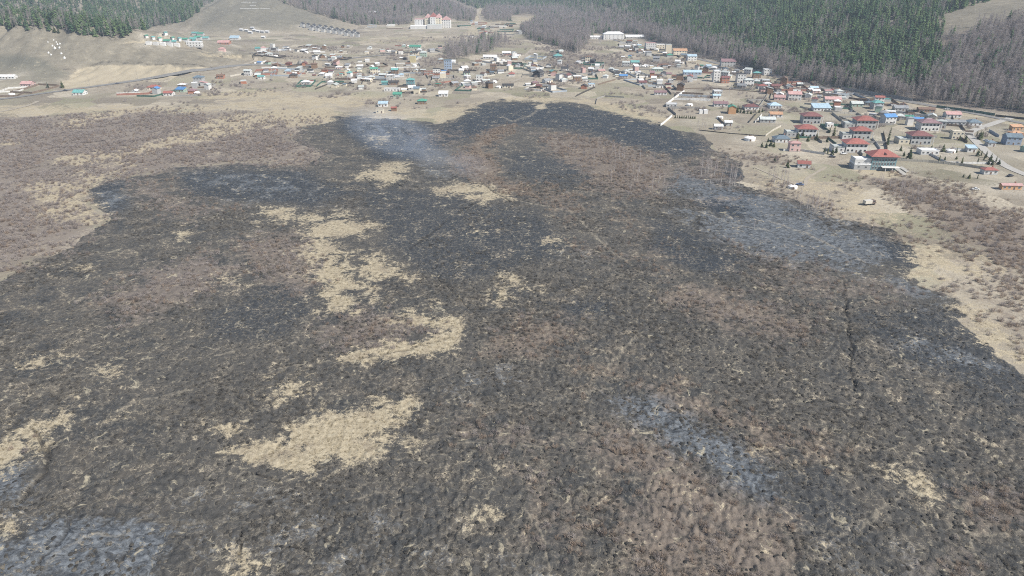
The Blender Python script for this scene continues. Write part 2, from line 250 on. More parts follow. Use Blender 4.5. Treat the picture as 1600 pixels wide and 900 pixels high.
def air_through(nt, b, col, k):
    t = nt.nodes.new('ShaderNodeBsdfTranslucent'); nt.links.new(col, t.inputs[0]); x = nt.nodes.new('ShaderNodeMixShader'); x.inputs[0].default_value = k
    nt.links.new(b.outputs[0], x.inputs[1]); nt.links.new(t.outputs[0], x.inputs[2]); nt.links.new(x.outputs[0], nt.nodes['Material Output'].inputs[0])
def ground_material():
    m, nt, b = new_mat('valley_ground'); L = nt.links.new
    tc = nt.nodes.new('ShaderNodeTexCoord'); P = tc.outputs['Object']
    def attr(n):
        a = nt.nodes.new('ShaderNodeAttribute'); a.attribute_name = n
        s = nt.nodes.new('ShaderNodeSeparateColor'); L(a.outputs['Color'], s.inputs[0]); return s.outputs[0], s.outputs[1], s.outputs[2], a.outputs['Alpha']
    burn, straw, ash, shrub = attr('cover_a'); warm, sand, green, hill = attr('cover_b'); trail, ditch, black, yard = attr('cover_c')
    n_big = noise_(nt, P, .018, 4, .6); n_mid = noise_(nt, P, .11, 5, .62, .6); n_fine = noise_(nt, P, .55, 4, .65, .4); n_tiny = noise_(nt, P, 2.6, 3, .6)
    def edge(w, noise, amp, k):                                # ragged threshold of a soft mask
        t = math_(nt, 'MULTIPLY_ADD', noise, 2.1*amp, -1.05*amp); t = math_(nt, 'ADD', w, t); return math_(nt, 'MULTIPLY_ADD', t, k, .5-.5*k, clamp=True)
    nm = math_(nt, 'ADD', math_(nt, 'MULTIPLY', n_mid, .6), math_(nt, 'MULTIPLY', n_fine, .4))
    # dry steppe grass of the unburnt land
    col = mix_(nt, math_(nt, 'MULTIPLY_ADD', n_mid, 2.4, -.7, clamp=True), (.205, .175, .135), (.345, .305, .24))
    col = mix_(nt, math_(nt, 'MULTIPLY_ADD', n_big, 3., -1.1, clamp=True), col, (.24, .212, .168))
    col = mix_(nt, math_(nt, 'MULTIPLY', green, math_(nt, 'MULTIPLY_ADD', n_mid, 1.4, -.3, clamp=True)), col, (.20, .20, .135))
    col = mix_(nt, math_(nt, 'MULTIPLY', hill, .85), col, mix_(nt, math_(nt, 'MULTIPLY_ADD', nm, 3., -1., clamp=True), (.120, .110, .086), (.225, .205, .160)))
    vp = nt.nodes.new('ShaderNodeTexVoronoi'); vp.voronoi_dimensions = '2D'; vp.distance = 'CHEBYCHEV'; vp.inputs['Scale'].default_value = .032; vp.inputs['Randomness'].default_value = .8; L(P, vp.inputs['Vector'])
    pc = nt.nodes.new('ShaderNodeSeparateColor'); L(vp.outputs['Color'], pc.inputs[0])
    vill = math_(nt, 'MULTIPLY', math_(nt, 'SUBTRACT', 1., math_(nt, 'MULTIPLY', hill, 3., clamp=True), clamp=True), math_(nt, 'MULTIPLY_ADD', n_mid, 2., -.4, clamp=True))
    col = mix_(nt, math_(nt, 'MULTIPLY', vill, math_(nt, 'MULTIPLY_ADD', pc.outputs[0], 3.5, -1.9, clamp=True)), col, (.135, .118, .095))
    col = mix_(nt, math_(nt, 'MULTIPLY', vill, math_(nt, 'MULTIPLY_ADD', pc.outputs[1], 3.5, -2., clamp=True)), col, (.42, .375, .29))
    col = mix_(nt, math_(nt, 'MULTIPLY', vill, math_(nt, 'MULTIPLY_ADD', pc.outputs[2], 3.5, -2.1, clamp=True)), col, (.185, .185, .115))
    col = mix_(nt, math_(nt, 'MULTIPLY', math_(nt, 'MULTIPLY_ADD', n_fine, 7., -3.6, clamp=True), .6), col, (.12, .10, .075))
    col = mix_(nt, math_(nt, 'MULTIPLY', math_(nt, 'MULTIPLY', green, hill), .9), col, mix_(nt, nm, (.070, .072, .060), (.130, .128, .105)))  # darker grey-green hill grass; the lower-left slope's shade is put into it too
    col = mix_(nt, math_(nt, 'MULTIPLY', yard, math_(nt, 'MULTIPLY_ADD', n_fine, 4., -1.4, clamp=True)), col, mix_(nt, pc.outputs[0], (.20, .175, .14), (.42, .385, .32)))
    sh_c = mix_(nt, warm, mix_(nt, n_fine, (.115, .097, .086), (.205, .178, .155)), mix_(nt, n_fine, (.110, .084, .064), (.215, .172, .132)))
    # burnt peat and sedge
    char = mix_(nt, math_(nt, 'MULTIPLY_ADD', n_fine, 2.6, -.8, clamp=True), (.021, .023, .025), (.068, .068, .066))
    char = mix_(nt, math_(nt, 'MULTIPLY_ADD', n_mid, 3.2, -1.3, clamp=True), char, (.105, .092, .075))
    char = mix_(nt, math_(nt, 'MULTIPLY_ADD', n_tiny, 3., -1.75, clamp=True), char, (.135, .125, .108))
    char = mix_(nt, math_(nt, 'MULTIPLY_ADD', n_big, 4., -1.7, clamp=True), char, mix_(nt, n_fine, (.042, .042, .041), (.098, .090, .078)))
    char = mix_(nt, math_(nt, 'MULTIPLY', black, math_(nt, 'MULTIPLY_ADD', n_mid, 2.2, -.05, clamp=True)), char, mix_(nt, n_fine, (.012, .017, .025), (.036, .046, .058)))
    # pale network of animal paths and unburnt sedge left between the hummocks
    wob = nt.nodes.new('ShaderNodeTexNoise'); wob.inputs['Scale'].default_value = .3; wob.inputs['Detail'].default_value = 5; wob.inputs['Roughness'].default_value = .65; L(P, wob.inputs['Vector'])
    vadd = nt.nodes.new('ShaderNodeVectorMath'); vadd.operation = 'MULTIPLY_ADD'; L(wob.outputs['Color'], vadd.inputs[0]); vadd.inputs[1].default_value = (6.5, 6.5, 0); L(P, vadd.inputs[2])
    def web(scale, width):
        v = nt.nodes.new('ShaderNodeTexVoronoi'); v.feature = 'DISTANCE_TO_EDGE'; v.voronoi_dimensions = '2D'; v.inputs['Scale'].default_value = scale; L(vadd.outputs[0], v.inputs['Vector'])
        return math_(nt, 'MULTIPLY_ADD', v.outputs['Distance'], -1/width, 1., clamp=True)
    w1 = math_(nt, 'MULTIPLY', web(.33, .06), math_(nt, 'MULTIPLY_ADD', n_mid, 3.2, -1.0, clamp=True))
    w2 = math_(nt, 'MULTIPLY', web(.11, .018), math_(nt, 'MULTIPLY_ADD', n_fine, 2.5, -.7, clamp=True))
    webs = math_(nt, 'MAXIMUM', w1, w2)
    char = mix_(nt, math_(nt, 'MULTIPLY', webs, .66), char, (.27, .24, .185))
    ash_m = edge(ash, nm, 1.6, 3.2)
    mp = nt.nodes.new('ShaderNodeMapping'); mp.inputs['Rotation'].default_value = (0, 0, .5); mp.inputs['Scale'].default_value = (.75, 1.15, 1); L(P, mp.inputs[0])
    ashc = mix_(nt, math_(nt, 'MULTIPLY_ADD', noise_(nt, mp.outputs[0], .45, 5, .7, 1.5), 3.4, -1.3, clamp=True), (.036, .042, .050), (.185, .205, .225))
    char = mix_(nt, math_(nt, 'MULTIPLY', ash_m, .8), char, ashc)
    burn_m = edge(burn, nm, .55, 5.)
    shrub_m = edge(shrub, nm, 1.2, 2.5)
    col = mix_(nt, math_(nt, 'MULTIPLY', shrub_m, .85), col, sh_c)
    shb = mix_(nt, .22, sh_c, char)
    char = mix_(nt, math_(nt, 'MULTIPLY', shrub_m, .92), char, shb)
    col = mix_(nt, burn_m, col, char)
    straw_m = edge(math_(nt, 'MULTIPLY', straw, .93), math_(nt, 'ADD', math_(nt, 'MULTIPLY', n_mid, .45), math_(nt, 'ADD', math_(nt, 'MULTIPLY', n_fine, .35), math_(nt, 'MULTIPLY', n_tiny, .2))), 2.2, 3.2)
    strc = mix_(nt, math_(nt, 'MULTIPLY_ADD', n_fine, 2.6, -.8, clamp=True), (.205, .170, .112), (.40, .348, .25))
    strc = mix_(nt, math_(nt, 'MULTIPLY_ADD', noise_(nt, P, .09, 4, .7, 1.), 4., -2., clamp=True), strc, mix_(nt, n_fine, (.12, .098, .074), (.24, .20, .15)))
    strc = mix_(nt, math_(nt, 'MULTIPLY_ADD', n_tiny, 3., -1.5, clamp=True), strc, (.45, .395, .285))
    col = mix_(nt, math_(nt, 'MULTIPLY', straw_m, .93), col, strc)
    # scattered straw tufts that the fire skipped
    spk = math_(nt, 'MULTIPLY', math_(nt, 'MULTIPLY_ADD', noise_(nt, P, .20, 5, .7, 1.2), 14., -8.4, clamp=True), math_(nt, 'MULTIPLY', burn_m, .75))
    col = mix_(nt, spk, col, (.34, .305, .225))
    tr = math_(nt, 'MULTIPLY', trail, math_(nt, 'MULTIPLY_ADD', n_fine, 4., -1.3, clamp=True))
    col = mix_(nt, math_(nt, 'MULTIPLY', tr, .42), col, (.34, .30, .23))
    col = mix_(nt, math_(nt, 'MULTIPLY', ditch, math_(nt, 'MULTIPLY_ADD', n_fine, 4., -1.3, clamp=True)), col, (.026, .024, .022))
    sand_m = edge(sand, nm, .7, 3.)
    col = mix_(nt, math_(nt, 'MULTIPLY', sand_m, .9), col, mix_(nt, n_mid, (.26, .22, .155), (.39, .345, .255)))
    L(col, b.inputs['Base Color'])
    bp = nt.nodes.new('ShaderNodeBump'); bp.inputs['Strength'].default_value = .8; bp.inputs['Distance'].default_value = .5
    L(math_(nt, 'ADD', n_fine, math_(nt, 'MULTIPLY', n_tiny, .3)), bp.inputs['Height']); L(bp.outputs[0], b.inputs['Normal'])
    b.inputs['Roughness'].default_value = .95; b.inputs['Specular IOR Level'].default_value = .1
    return m

# ------------------------------------------------------------------ object helpers
def tag(o, label=None, cat=None, group=None, kind=None):
    if label: o['label'] = label
    if cat: o['category'] = cat
    if group: o['group'] = group
    if kind: o['kind'] = kind
    return o
def mesh_obj(name, verts, faces, mat=None, parent=None, link=True):
    me = bpy.data.meshes.new(name); me.from_pydata([tuple(v) for v in verts], [], faces); me.update()
    if mat: me.materials.append(mat)
    o = bpy.data.objects.new(name, me)
    if link: COL.objects.link(o)
    if parent: o.parent = parent
    return o
def data_obj(name, me, parent=None, loc=None, rz=None, scale=None):
    o = bpy.data.objects.new(name, me); COL.objects.link(o)
    if parent: o.parent = parent
    if loc is not None: o.location = loc
    if rz is not None: o.rotation_euler = (0, 0, rz)
    if scale is not None: o.scale = scale if hasattr(scale, '__len__') else (scale,)*3
    return o
def empty(name, loc, rz=0):
    o = bpy.data.objects.new(name, None); COL.objects.link(o); o.location = loc; o.rotation_euler = (0, 0, rz); o.empty_display_size = .5
    return o

# ------------------------------------------------------------------ cover weights at plan points
def cover(x, y, z):
    u, v = project(x, y, z)
    wu = 26*fbm(x/24, y/24, 31, 4)+12*fbm(x/6, y/6, 34, 3); wv = 13*fbm(x/24, y/24, 41, 4)+7*fbm(x/6, y/6, 44, 3)
    sc = np.clip((v-60)/340, .25, 1.3); uu = u+wu*sc; vv = v+wv*sc
    def soft(poly, s, vs=1.8):
        us = [p[0] for p in poly]; vs_ = [p[1] for p in poly]; out = np.zeros_like(u)
        m = (uu > min(us)-60) & (uu < max(us)+60) & (vv > min(vs_)-45) & (vv < max(vs_)+45)
        if m.any():
            w = s*np.clip((vv[m]-40)/350, .3, 1.2)
            out[m] = np.clip(poly_sd(uu[m], vv[m], poly, vs)/w*.5+.5, 0, 1)
        return out
    burn = soft(BURN, 7.); straw = np.zeros_like(u); ash = np.zeros_like(u); shrub = np.zeros_like(u); warm = np.full_like(u, .4); sand = np.zeros_like(u); green = np.zeros_like(u)
    for p, s in STRAW: straw = np.maximum(straw, s*soft(p, 30.))
    for p, s in ASH: ash = np.maximum(ash, min(1.1, 1.3*s)*soft(p, 46.))
    for p, s, w in SHRUB:
        k = s*soft(p, 44.); warm = np.where(k > shrub, w, warm); shrub = np.maximum(shrub, k)
    shrub = np.maximum(shrub, burn*.10)
    straw = straw*np.clip(1.05+.8*fbm(x/7, y/7, 36, 3), .3, 1.2)
    for p, s in SAND: sand = np.maximum(sand, s*soft(p, 10.))
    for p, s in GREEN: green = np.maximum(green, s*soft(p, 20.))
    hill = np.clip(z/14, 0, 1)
    return burn, straw, ash, shrub, warm, sand, green, hill

# ------------------------------------------------------------------ the ground: one sheet, finer towards the valley floor in front
NR, NC = 1000, 860
rad = 66*np.exp(np.linspace(0, math.log(6500/66), NR))
az = np.concatenate([np.linspace(-78, -53, 26)[:-1], np.linspace(-53, 53, NC), np.linspace(53, 78, 26)[1:]])*math.pi/180
R_, A_ = np.meshgrid(rad, az, indexing='ij')
GX = (R_*np.sin(A_)).ravel(); GY = (R_*np.cos(A_)).ravel(); GZ = height(GX, GY)
cov = cover(GX, GY, GZ)
burn, straw, ash, shrub, warm, sand, green, hill = cov
near = np.clip(1.35-np.hypot(GX, GY)/600, 0, 1)                # hummocks of the sedge bog, real relief
rough = np.clip(burn*(1-.55*0)*(1-.75*np.clip(straw, 0, 1))+.35*shrub*(1-burn), 0, 1)
def line_mask(lines, vtx=None):
    out = np.zeros_like(GX)
    for pts, hw in lines:
        a = np.array(pts, float); lx, ly, _ = ground(a[:, 0], a[:, 1]); m = (GX > lx.min()-9) & (GX < lx.max()+9) & (GY > ly.min()-9) & (GY < ly.max()+9)
        wx = GX[m]+1.6*fbm(GX[m]/7, GY[m]/7, 3, 3); wy = GY[m]+1.6*fbm(GX[m]/7, GY[m]/7, 6, 3)
        d, _ = seg_dist(wx, wy, list(zip(lx, ly))); rr = np.hypot(GX[m], GY[m]); out[m] = np.maximum(out[m], np.clip(1.5-d/(hw*.6+.0004*rr), 0, 1)*np.clip(1.2+1.5*fbm(GX[m]/14, GY[m]/14, 8, 2), 0, 1))
    return out
trail = line_mask(TRAIL); ditch = line_mask(DITCH)
black = np.zeros_like(GX); PU, PV = project(GX, GY, GZ); PU = PU+20*fbm(GX/20, GY/20, 88, 3); PV = PV+9*fbm(GX/20, GY/20, 89, 3)
for p, s in BLACK:
    m = (PU > min(q[0] for q in p)-30) & (PU < max(q[0] for q in p)+30) & (PV > min(q[1] for q in p)-20) & (PV < max(q[1] for q in p)+20)
    black[m] = np.maximum(black[m], s*np.clip(poly_sd(PU[m], PV[m], p, 1.8)/24+.5, 0, 1))
GZ2 = GZ + near*rough*(.85*mounds(GX, GY, 2.3, 5)+.45*mounds(GX+7, GY+3, 1.5, 9))*(.45+.55*vnoise(GX/22, GY/22, 71)*(1-.4*ash)) + near*straw*.18*mounds(GX, GY, 1.0, 15)
GZ2 = GZ2-.7*ditch*near
gully = sand*np.clip(GZ/6, 0, 1)                               # eroded quarry face on the bare hill
GZ2 = GZ2 - gully*6*np.abs(fbm(GX/14, GY/60, 61, 2))
CNT = len(az)
i0 = (np.arange(NR-1)[:, None]*CNT+np.arange(CNT-1)[None, :]).ravel()
quads = np.stack([i0, i0+CNT, i0+CNT+1, i0+1], 1)[:, ::-1].astype(np.int32)
me = bpy.data.meshes.new('ground'); nv = len(GX); nq = len(quads)
me.vertices.add(nv); me.vertices.foreach_set('co', np.stack([GX, GY, GZ2], 1).astype(np.float32).ravel())
me.loops.add(nq*4); me.loops.foreach_set('vertex_index', quads.ravel()); me.polygons.add(nq)
me.polygons.foreach_set('loop_start', np.arange(0, nq*4, 4, dtype=np.int32)); me.update(calc_edges=True)
me.polygons.foreach_set('use_smooth', np.ones(nq, bool))
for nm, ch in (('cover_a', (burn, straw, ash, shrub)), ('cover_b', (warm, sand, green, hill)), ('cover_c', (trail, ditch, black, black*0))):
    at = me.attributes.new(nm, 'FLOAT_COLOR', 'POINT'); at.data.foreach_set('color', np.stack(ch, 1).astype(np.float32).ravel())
me.materials.append(ground_material())
go = bpy.data.objects.new('ground', me); COL.objects.link(go)
tag(go, 'burnt black valley floor with straw patches and dry steppe hills around', kind='structure')

LR0, LRK, HGRID = math.log(66), (NR-1)/math.log(6500/66), GZ.reshape(NR, CNT)
def hfast(x, y):
    """terrain height at one place, read off the ground sheet"""
    r = min(max(math.hypot(x, y), 66.1), 6400); a = math.degrees(math.atan2(x, y)); i = (math.log(r)-LR0)*LRK; j = 25+(a+53)/106*(NC-1)
    j = min(max(j, 0), CNT-2); i0_, j0_ = int(i), int(j); fi, fj = i-i0_, j-j0_; h = HGRID
    return float((h[i0_, j0_]*(1-fj)+h[i0_, j0_+1]*fj)*(1-fi)+(h[i0_+1, j0_]*(1-fj)+h[i0_+1, j0_+1]*fj)*fi)
# ------------------------------------------------------------------ vegetation: prototypes
rs = np.random.default_rng(11)
def blade(V, Fc, a, b, w, up=(0, 0, 1)):
    a = np.asarray(a, float); b = np.asarray(b, float); d = b-a
    s = np.cross(d, rs.normal(size=3)); s = s/(np.linalg.norm(s)+1e-9)*w*.5
    n = len(V); V += [a-s, a+s, b]; Fc.append((n, n+1, n+2))
def shrub_mesh(name, mat, n, rad_, hgt, w, twigs=2):
    V, Fc = [], []
    for i in range(n):
        t = rs.uniform(0, 2*math.pi); r = math.sqrt(rs.uniform(0, 1)); lean = r*rad_
        tip = np.array([math.cos(t)*lean, math.sin(t)*lean, hgt*(1-.55*r*r)*rs.uniform(.75, 1.1)])
        base = np.array([math.cos(t)*lean*.35, math.sin(t)*lean*.35, -.25])
        blade(V, Fc, base, tip, w)
        for k in range(twigs):
            q = rs.uniform(.45, .95); m_ = base+(tip-base)*q
            blade(V, Fc, m_, m_+np.array([*rs.normal(0, .28*rad_, 2), rs.uniform(.1, .38)*hgt]), w*.9)
    return mesh_obj(name, V, Fc, mat, link=False)
def tube(V, Fc, pts, radii, n=5):
    base = len(V)
    for p, r in zip(pts, radii):
        for k in range(n):
            a = 2*math.pi*k/n; V.append((p[0]+r*math.cos(a), p[1]+r*math.sin(a), p[2]))
    for i in range(len(pts)-1):
        for k in range(n):
            a = base+i*n+k; b_ = base+i*n+(k+1) % n; Fc.append((a, b_, b_+n, a+n))
def conifer(h, rb, seed, levels=13, dens=9):
    """tapered trunk and drooping needle sprays in uneven whorls -> (trunk verts, faces), (crown verts, faces)"""
    r_ = np.random.default_rng(seed); tv, tf, cv, cf = [], [], [], []
    tube(tv, tf, [(0, 0, -.5), (.05, 0, h*.4), (0, .05, h*.93)], [.20, .14, .03])
    for i in range(levels):
        q = i/(levels-1); z = h*(.14+.83*q); rr = rb*(1-q)**.55*r_.uniform(.7, 1.15)+.18
        for k in range(max(4, int(dens*(1-q*.55)))):
            a = r_.uniform(0, 2*math.pi); l = rr*r_.uniform(.55, 1.12); z0 = z+r_.normal(0, .22)
            d = np.array([math.cos(a), math.sin(a)]); p = np.array([-d[1], d[0]]); w = l*r_.uniform(.28, .46)+.1
            n = len(cv); m = d*l*.55; e = d*l
            cv += [(0, 0, z0+.28*l), (m[0]+p[0]*w, m[1]+p[1]*w, z0-.02*l), (e[0], e[1], z0-.34*l), (m[0]-p[0]*w, m[1]-p[1]*w, z0-.02*l)]
            cf += [(n, n+1, n+2), (n, n+2, n+3)]
    n = len(cv); cv += [(0, 0, h*1.03), (.16, .05, h*.9), (-.12, .12, h*.9), (-.02, -.16, h*.9)]; cf += [(n, n+1, n+2), (n, n+2, n+3), (n, n+3, n+1)]
    return (tv, tf), (cv, cf)
def bare_tree(h, rb, seed, nb=38, tw=5, w=.11, low=.22):
    """leafless larch, birch or poplar: trunk, rising limbs and fine twigs"""
    r_ = np.random.default_rng(seed); tv, tf, cv, cf = [], [], [], []
    tube(tv, tf, [(0, 0, -.5), (.08, .04, h*.45), (.02, -.05, h*.95)], [.17, .11, .025])
    def bl(a, b, ww):
        a = np.asarray(a); b = np.asarray(b); s = np.cross(b-a, r_.normal(size=3)); s = s/(np.linalg.norm(s)+1e-9)*ww*.5; n = len(cv); cv.extend([a-s, a+s, b]); cf.append((n, n+1, n+2))
    for i in range(nb):
        q = r_.uniform(0, 1); z = h*(low+(1-low-.06)*q); a = r_.uniform(0, 2*math.pi); l = rb*(1-.72*q)*r_.uniform(.6, 1.15)
        tip = np.array([math.cos(a)*l, math.sin(a)*l, z+l*r_.uniform(.35, 1.0)]); b0 = np.array([.03, 0, z])
        bl(b0, tip, w*1.5)
        for k in range(tw):
            m = b0+(tip-b0)*r_.uniform(.3, 1); bl(m, m+np.array([*r_.normal(0, .32*rb, 2), r_.uniform(.1, .9)]), w)
    return (tv, tf), (cv, cf)
def leafy(name, c1, c2, rnd):
    m, nt, b = new_mat(name); oi = nt.nodes.new('ShaderNodeObjectInfo'); tc = nt.nodes.new('ShaderNodeTexCoord')
    f = math_(nt, 'MULTIPLY_ADD', noise_(nt, tc.outputs['Object'], .9, 2), .7, math_(nt, 'MULTIPLY_ADD', oi.outputs['Random'], rnd, -.35*rnd-.1), clamp=True)
    col = mix_(nt, f, c1, c2); air_through(nt, b, col, .42); nt.links.new(col, b.inputs['Base Color']); b.inputs['Roughness'].default_value = .9; b.inputs['Specular IOR Level'].default_value = .1
    return m
M_NEEDLE = leafy('needles', (.056, .115, .060), (.175, .245, .108), 1.)
M_BARK = plain('bark', (.15, .12, .10), var=.4, scale=1.5)
M_PALEBARK = plain('pale_bark', (.34, .31, .28), var=.4, scale=1.5)
M_BIRCH = plain('birch_bark', (.52, .49, .45), var=.5, scale=2.)
M_TWIG = leafy('bare_twigs', (.26, .225, .215), (.44, .395, .37), 1.)
M_BTWIG = leafy('birch_twigs', (.30, .24, .23), (.50, .43, .40), 1.)
M_LILAC = leafy('willow_lilac', (.27, .232, .212), (.44, .39, .352), 1.)
M_RUST = leafy('willow_rust', (.24, .185, .145), (.46, .37, .29), 1.)
M_SCORCH = leafy('scorched_stems', (.085, .079, .071), (.26, .233, .195), 1.1)
M_STRAW = leafy('dry_sedge', (.235, .19, .115), (.43, .37, .25), 1.)

def scatter(name, protos, x, y, z, scl, rot, var, label, stretch=None):
    """one 'stuff' object: points of a plan, each carrying a copy of a prototype (geometry nodes)"""
    pc = bpy.data.collections.new(name+'_kinds')
    for p in protos: pc.objects.link(p)
    me = bpy.data.meshes.new(name); n = len(x); me.vertices.add(n); me.vertices.foreach_set('co', np.stack([x, y, z], 1).astype(np.float32).ravel())
    a = me.attributes.new('size', 'FLOAT_VECTOR', 'POINT'); st = np.ones(n) if stretch is None else stretch
    a.data.foreach_set('vector', np.stack([scl*st, scl*st, scl], 1).astype(np.float32).ravel())
    a = me.attributes.new('turn', 'FLOAT_VECTOR', 'POINT'); a.data.foreach_set('vector', np.stack([np.zeros(n), np.zeros(n), rot], 1).astype(np.float32).ravel())
    a = me.attributes.new('pick', 'INT', 'POINT'); a.data.foreach_set('value', var.astype(np.int32))
    o = bpy.data.objects.new(name, me); COL.objects.link(o)
    g = bpy.data.node_groups.new(name+'_nodes', 'GeometryNodeTree')
    g.interface.new_socket('Geometry', in_out='INPUT', socket_type='NodeSocketGeometry'); g.interface.new_socket('Geometry', in_out='OUTPUT', socket_type='NodeSocketGeometry')
    gi = g.nodes.new('NodeGroupInput'); gp = g.nodes.new('NodeGroupOutput'); ip = g.nodes.new('GeometryNodeInstanceOnPoints'); ci = g.nodes.new('GeometryNodeCollectionInfo')
    ci.inputs['Collection'].default_value = pc; ci.inputs['Separate Children'].default_value = True; ci.inputs['Reset Children'].default_value = True
    def na(nm, t):
        q = g.nodes.new('GeometryNodeInputNamedAttribute'); q.data_type = t; q.inputs[0].default_value = nm; return [s for s in q.outputs if s.enabled and s.name == 'Attribute'][0]
    e2r = g.nodes.new('FunctionNodeEulerToRotation')
    L = g.links.new; L(gi.outputs[0], ip.inputs['Points']); L(ci.outputs[0], ip.inputs['Instance']); ip.inputs['Pick Instance'].default_value = True
    L(na('pick', 'INT'), ip.inputs['Instance Index']); L(na('turn', 'FLOAT_VECTOR'), e2r.inputs[0]); L(e2r.outputs[0], ip.inputs['Rotation']); L(na('size', 'FLOAT_VECTOR'), ip.inputs['Scale']); L(ip.outputs[0], gp.inputs[0])
    md = o.modifiers.new('scatter', 'NODES'); md.node_group = g
    tag(o, label, kind='stuff'); return o

# shrubs and tussocks on the valley floor
def candidates(rmax, per_m2, rmin=66, amax=53, seed=1):
    r_ = np.random.default_rng(seed); am = math.radians(amax); n = int(per_m2*am*(rmax**2-rmin**2))
    r = np.sqrt(r_.uniform(rmin**2, rmax**2, n)); a = r_.uniform(-am, am, n); x, y = r*np.sin(a), r*np.cos(a)
    return x, y, height(x, y), r, r_
def rotvar(r_, n, k): return r_.uniform(0, 6.283, n), r_.integers(0, k, n)
bush_l = [shrub_mesh('willow_kind', M_LILAC, 34, 1.15, 1.35+.2*i, .10) for i in range(3)]
bush_r = [shrub_mesh('willow_kind', M_RUST, 34, 1.15, 1.35+.2*i, .10) for i in range(3)]
bush_b = [shrub_mesh('scorched_kind', M_SCORCH, 26, .95, .75+.12*i, .085, 2) for i in range(3)]
tuft_s = [shrub_mesh('sedge_kind', M_STRAW, 22, .42, .55+.1*i, .06, 0) for i in range(2)]
x, y, z, r, r_ = candidates(720, .40, seed=2)
bu, st_, as_, sh, wm, sa, gr, hi = cover(x, y, z); clump = np.clip(.5+1.1*fbm(x/9, y/9, 81, 3), 0, 1)
kb = np.zeros_like(x); pu, pv = project(x, y, z)
for p, s in BLACK: kb = np.maximum(kb, s*(poly_sd(pu, pv, p) > 0))
keep = r_.uniform(0, 1, len(x)) < (1-.8*kb)*np.clip(sh*1.35-.2, 0, 1)*clump*1.25*(1-.7*np.clip(st_, 0, 1))*(1-.6*as_*bu)*np.where(bu > .5, .85, 1)
x, y, z, wm, bu = x[keep], y[keep], z[keep], wm[keep], bu[keep]
rot, var = rotvar(r_, len(x), 3); scl = r_.uniform(.55, 1.25, len(x))*np.where(bu > .5, .92, 1)
wmk = r_.uniform(0, 1, len(x)) < wm
for nm, m_, kinds, lab in (('willow_scrub', ~wmk, bush_l, 'leafless lilac grey willow scrub growing across the valley floor'), ('rusty_scrub', wmk, bush_r, 'leafless rusty brown scrub growing across the valley floor')):
    scatter(nm, kinds, x[m_], y[m_], z[m_]+.1, scl[m_], rot[m_], var[m_], lab)
n_scrub = len(x)
x, y, z, r, r_ = candidates(420, .5, seed=3)
bu, st_, as_, sh, wm, sa, gr, hi = cover(x, y, z); clump = np.clip(.3+1.9*fbm(x/18, y/18, 91, 3), 0, 1)
kb = np.zeros_like(x); pu, pv = project(x, y, z)
for p, s in BLACK: kb = np.maximum(kb, s*(poly_sd(pu, pv, p) > 0))
keep = r_.uniform(0, 1, len(x)) < bu*clump*(1-.85*kb)*(1-np.clip(st_*1.4, 0, 1))*(1-.7*as_)
x, y, z = x[keep], y[keep], z[keep]; rot, var = rotvar(r_, len(x), 3)
scatter('scorched_scrub', bush_b, x, y, z+.2, r_.uniform(.35, .95, len(x)), rot, var, 'blackened scrub and sedge stubs left by the fire')
n_burnt = len(x)
def hummock_mesh(name, mat, seed):
    q = np.random.default_rng(seed); V, Fc, n = [], [], 9
    for rr, zz in ((1.1, -.25), (.98, .06), (.70, .26), (.3, .36)):
        for k in range(n): a = 6.2832*k/n; j = q.uniform(.8, 1.15); V.append((rr*j*math.cos(a), rr*j*math.sin(a), zz*q.uniform(.85, 1.15)))
    for i in range(3): Fc += [(i*n+k, i*n+(k+1) % n, (i+1)*n+(k+1) % n, (i+1)*n+k) for k in range(n)]
    Fc.append(tuple(range(3*n, 4*n)))
    for k in range(16):
        a = q.uniform(0, 6.28); r0 = q.uniform(.1, .75); blade(V, Fc, (r0*math.cos(a), r0*math.sin(a), .3), (1.35*r0*math.cos(a)+q.normal(0, .15), 1.35*r0*math.sin(a)+q.normal(0, .15), q.uniform(.6, .95)), .12)
    return mesh_obj(name, V, Fc, mat, link=False)
M_HUMM = leafy('charred_hummock', (.060, .058, .055), (.20, .183, .155), 1.1)
humm = [hummock_mesh('hummock_kind', M_HUMM, 60+i) for i in range(4)]
x, y, z, r, r_ = candidates(280, .62, seed=6)
bu, st_, as_, sh, wm, sa, gr, hi = cover(x, y, z)
keep = r_.uniform(0, 1, len(x)) < bu*np.clip(.55+.9*fbm(x/13, y/13, 93, 3), .08, 1)*np.clip(1-2.5*st_, 0, 1)*(1-.9*np.clip(sh, 0, 1))*np.clip(1.4-r/350, 0, 1)
x, y, z = x[keep], y[keep], z[keep]; rot, var = rotvar(r_, len(x), 4)
scatter('sedge_hummocks', humm, x, y, z+.22, r_.uniform(.18, .58, len(x)), rot, var, 'charred sedge hummocks standing all over the burnt bog')
print('hummocks', len(x))
x, y, z, r, r_ = candidates(300, .9, seed=4)
bu, st_, as_, sh, wm, sa, gr, hi = cover(x, y, z)
spot = fbm(x/11, y/11, 95, 3) > .47
keep = (r_.uniform(0, 1, len(x)) < np.clip(st_*1.1-.35, 0, .8)) | (spot & (bu > .5) & (r_.uniform(0, 1, len(x)) < .28))
x, y, z = x[keep], y[keep], z[keep]; rot, var = rotvar(r_, len(x), 2)
scatter('dry_sedge', tuft_s, x, y, z+.05, r_.uniform(.5, 1.3, len(x)), rot, var, 'pale dry sedge tufts that the fire left standing')
x, y, z, r, r_ = candidates(1400, .06, rmin=560, amax=40, seed=14)
bu, st_, as_, sh, wm, sa, gr, hi = cover(x, y, z); pu, pv = project(x, y, z); vil = poly_sd(pu, pv, [(380, 78), (560, 66), (720, 56), (960, 58), (1100, 88), (1440, 170), (1600, 205), (1600, 270), (1440, 262), (1240, 240), (1060, 195), (900, 156), (700, 168), (560, 176), (200, 165), (180, 140)]) > 0
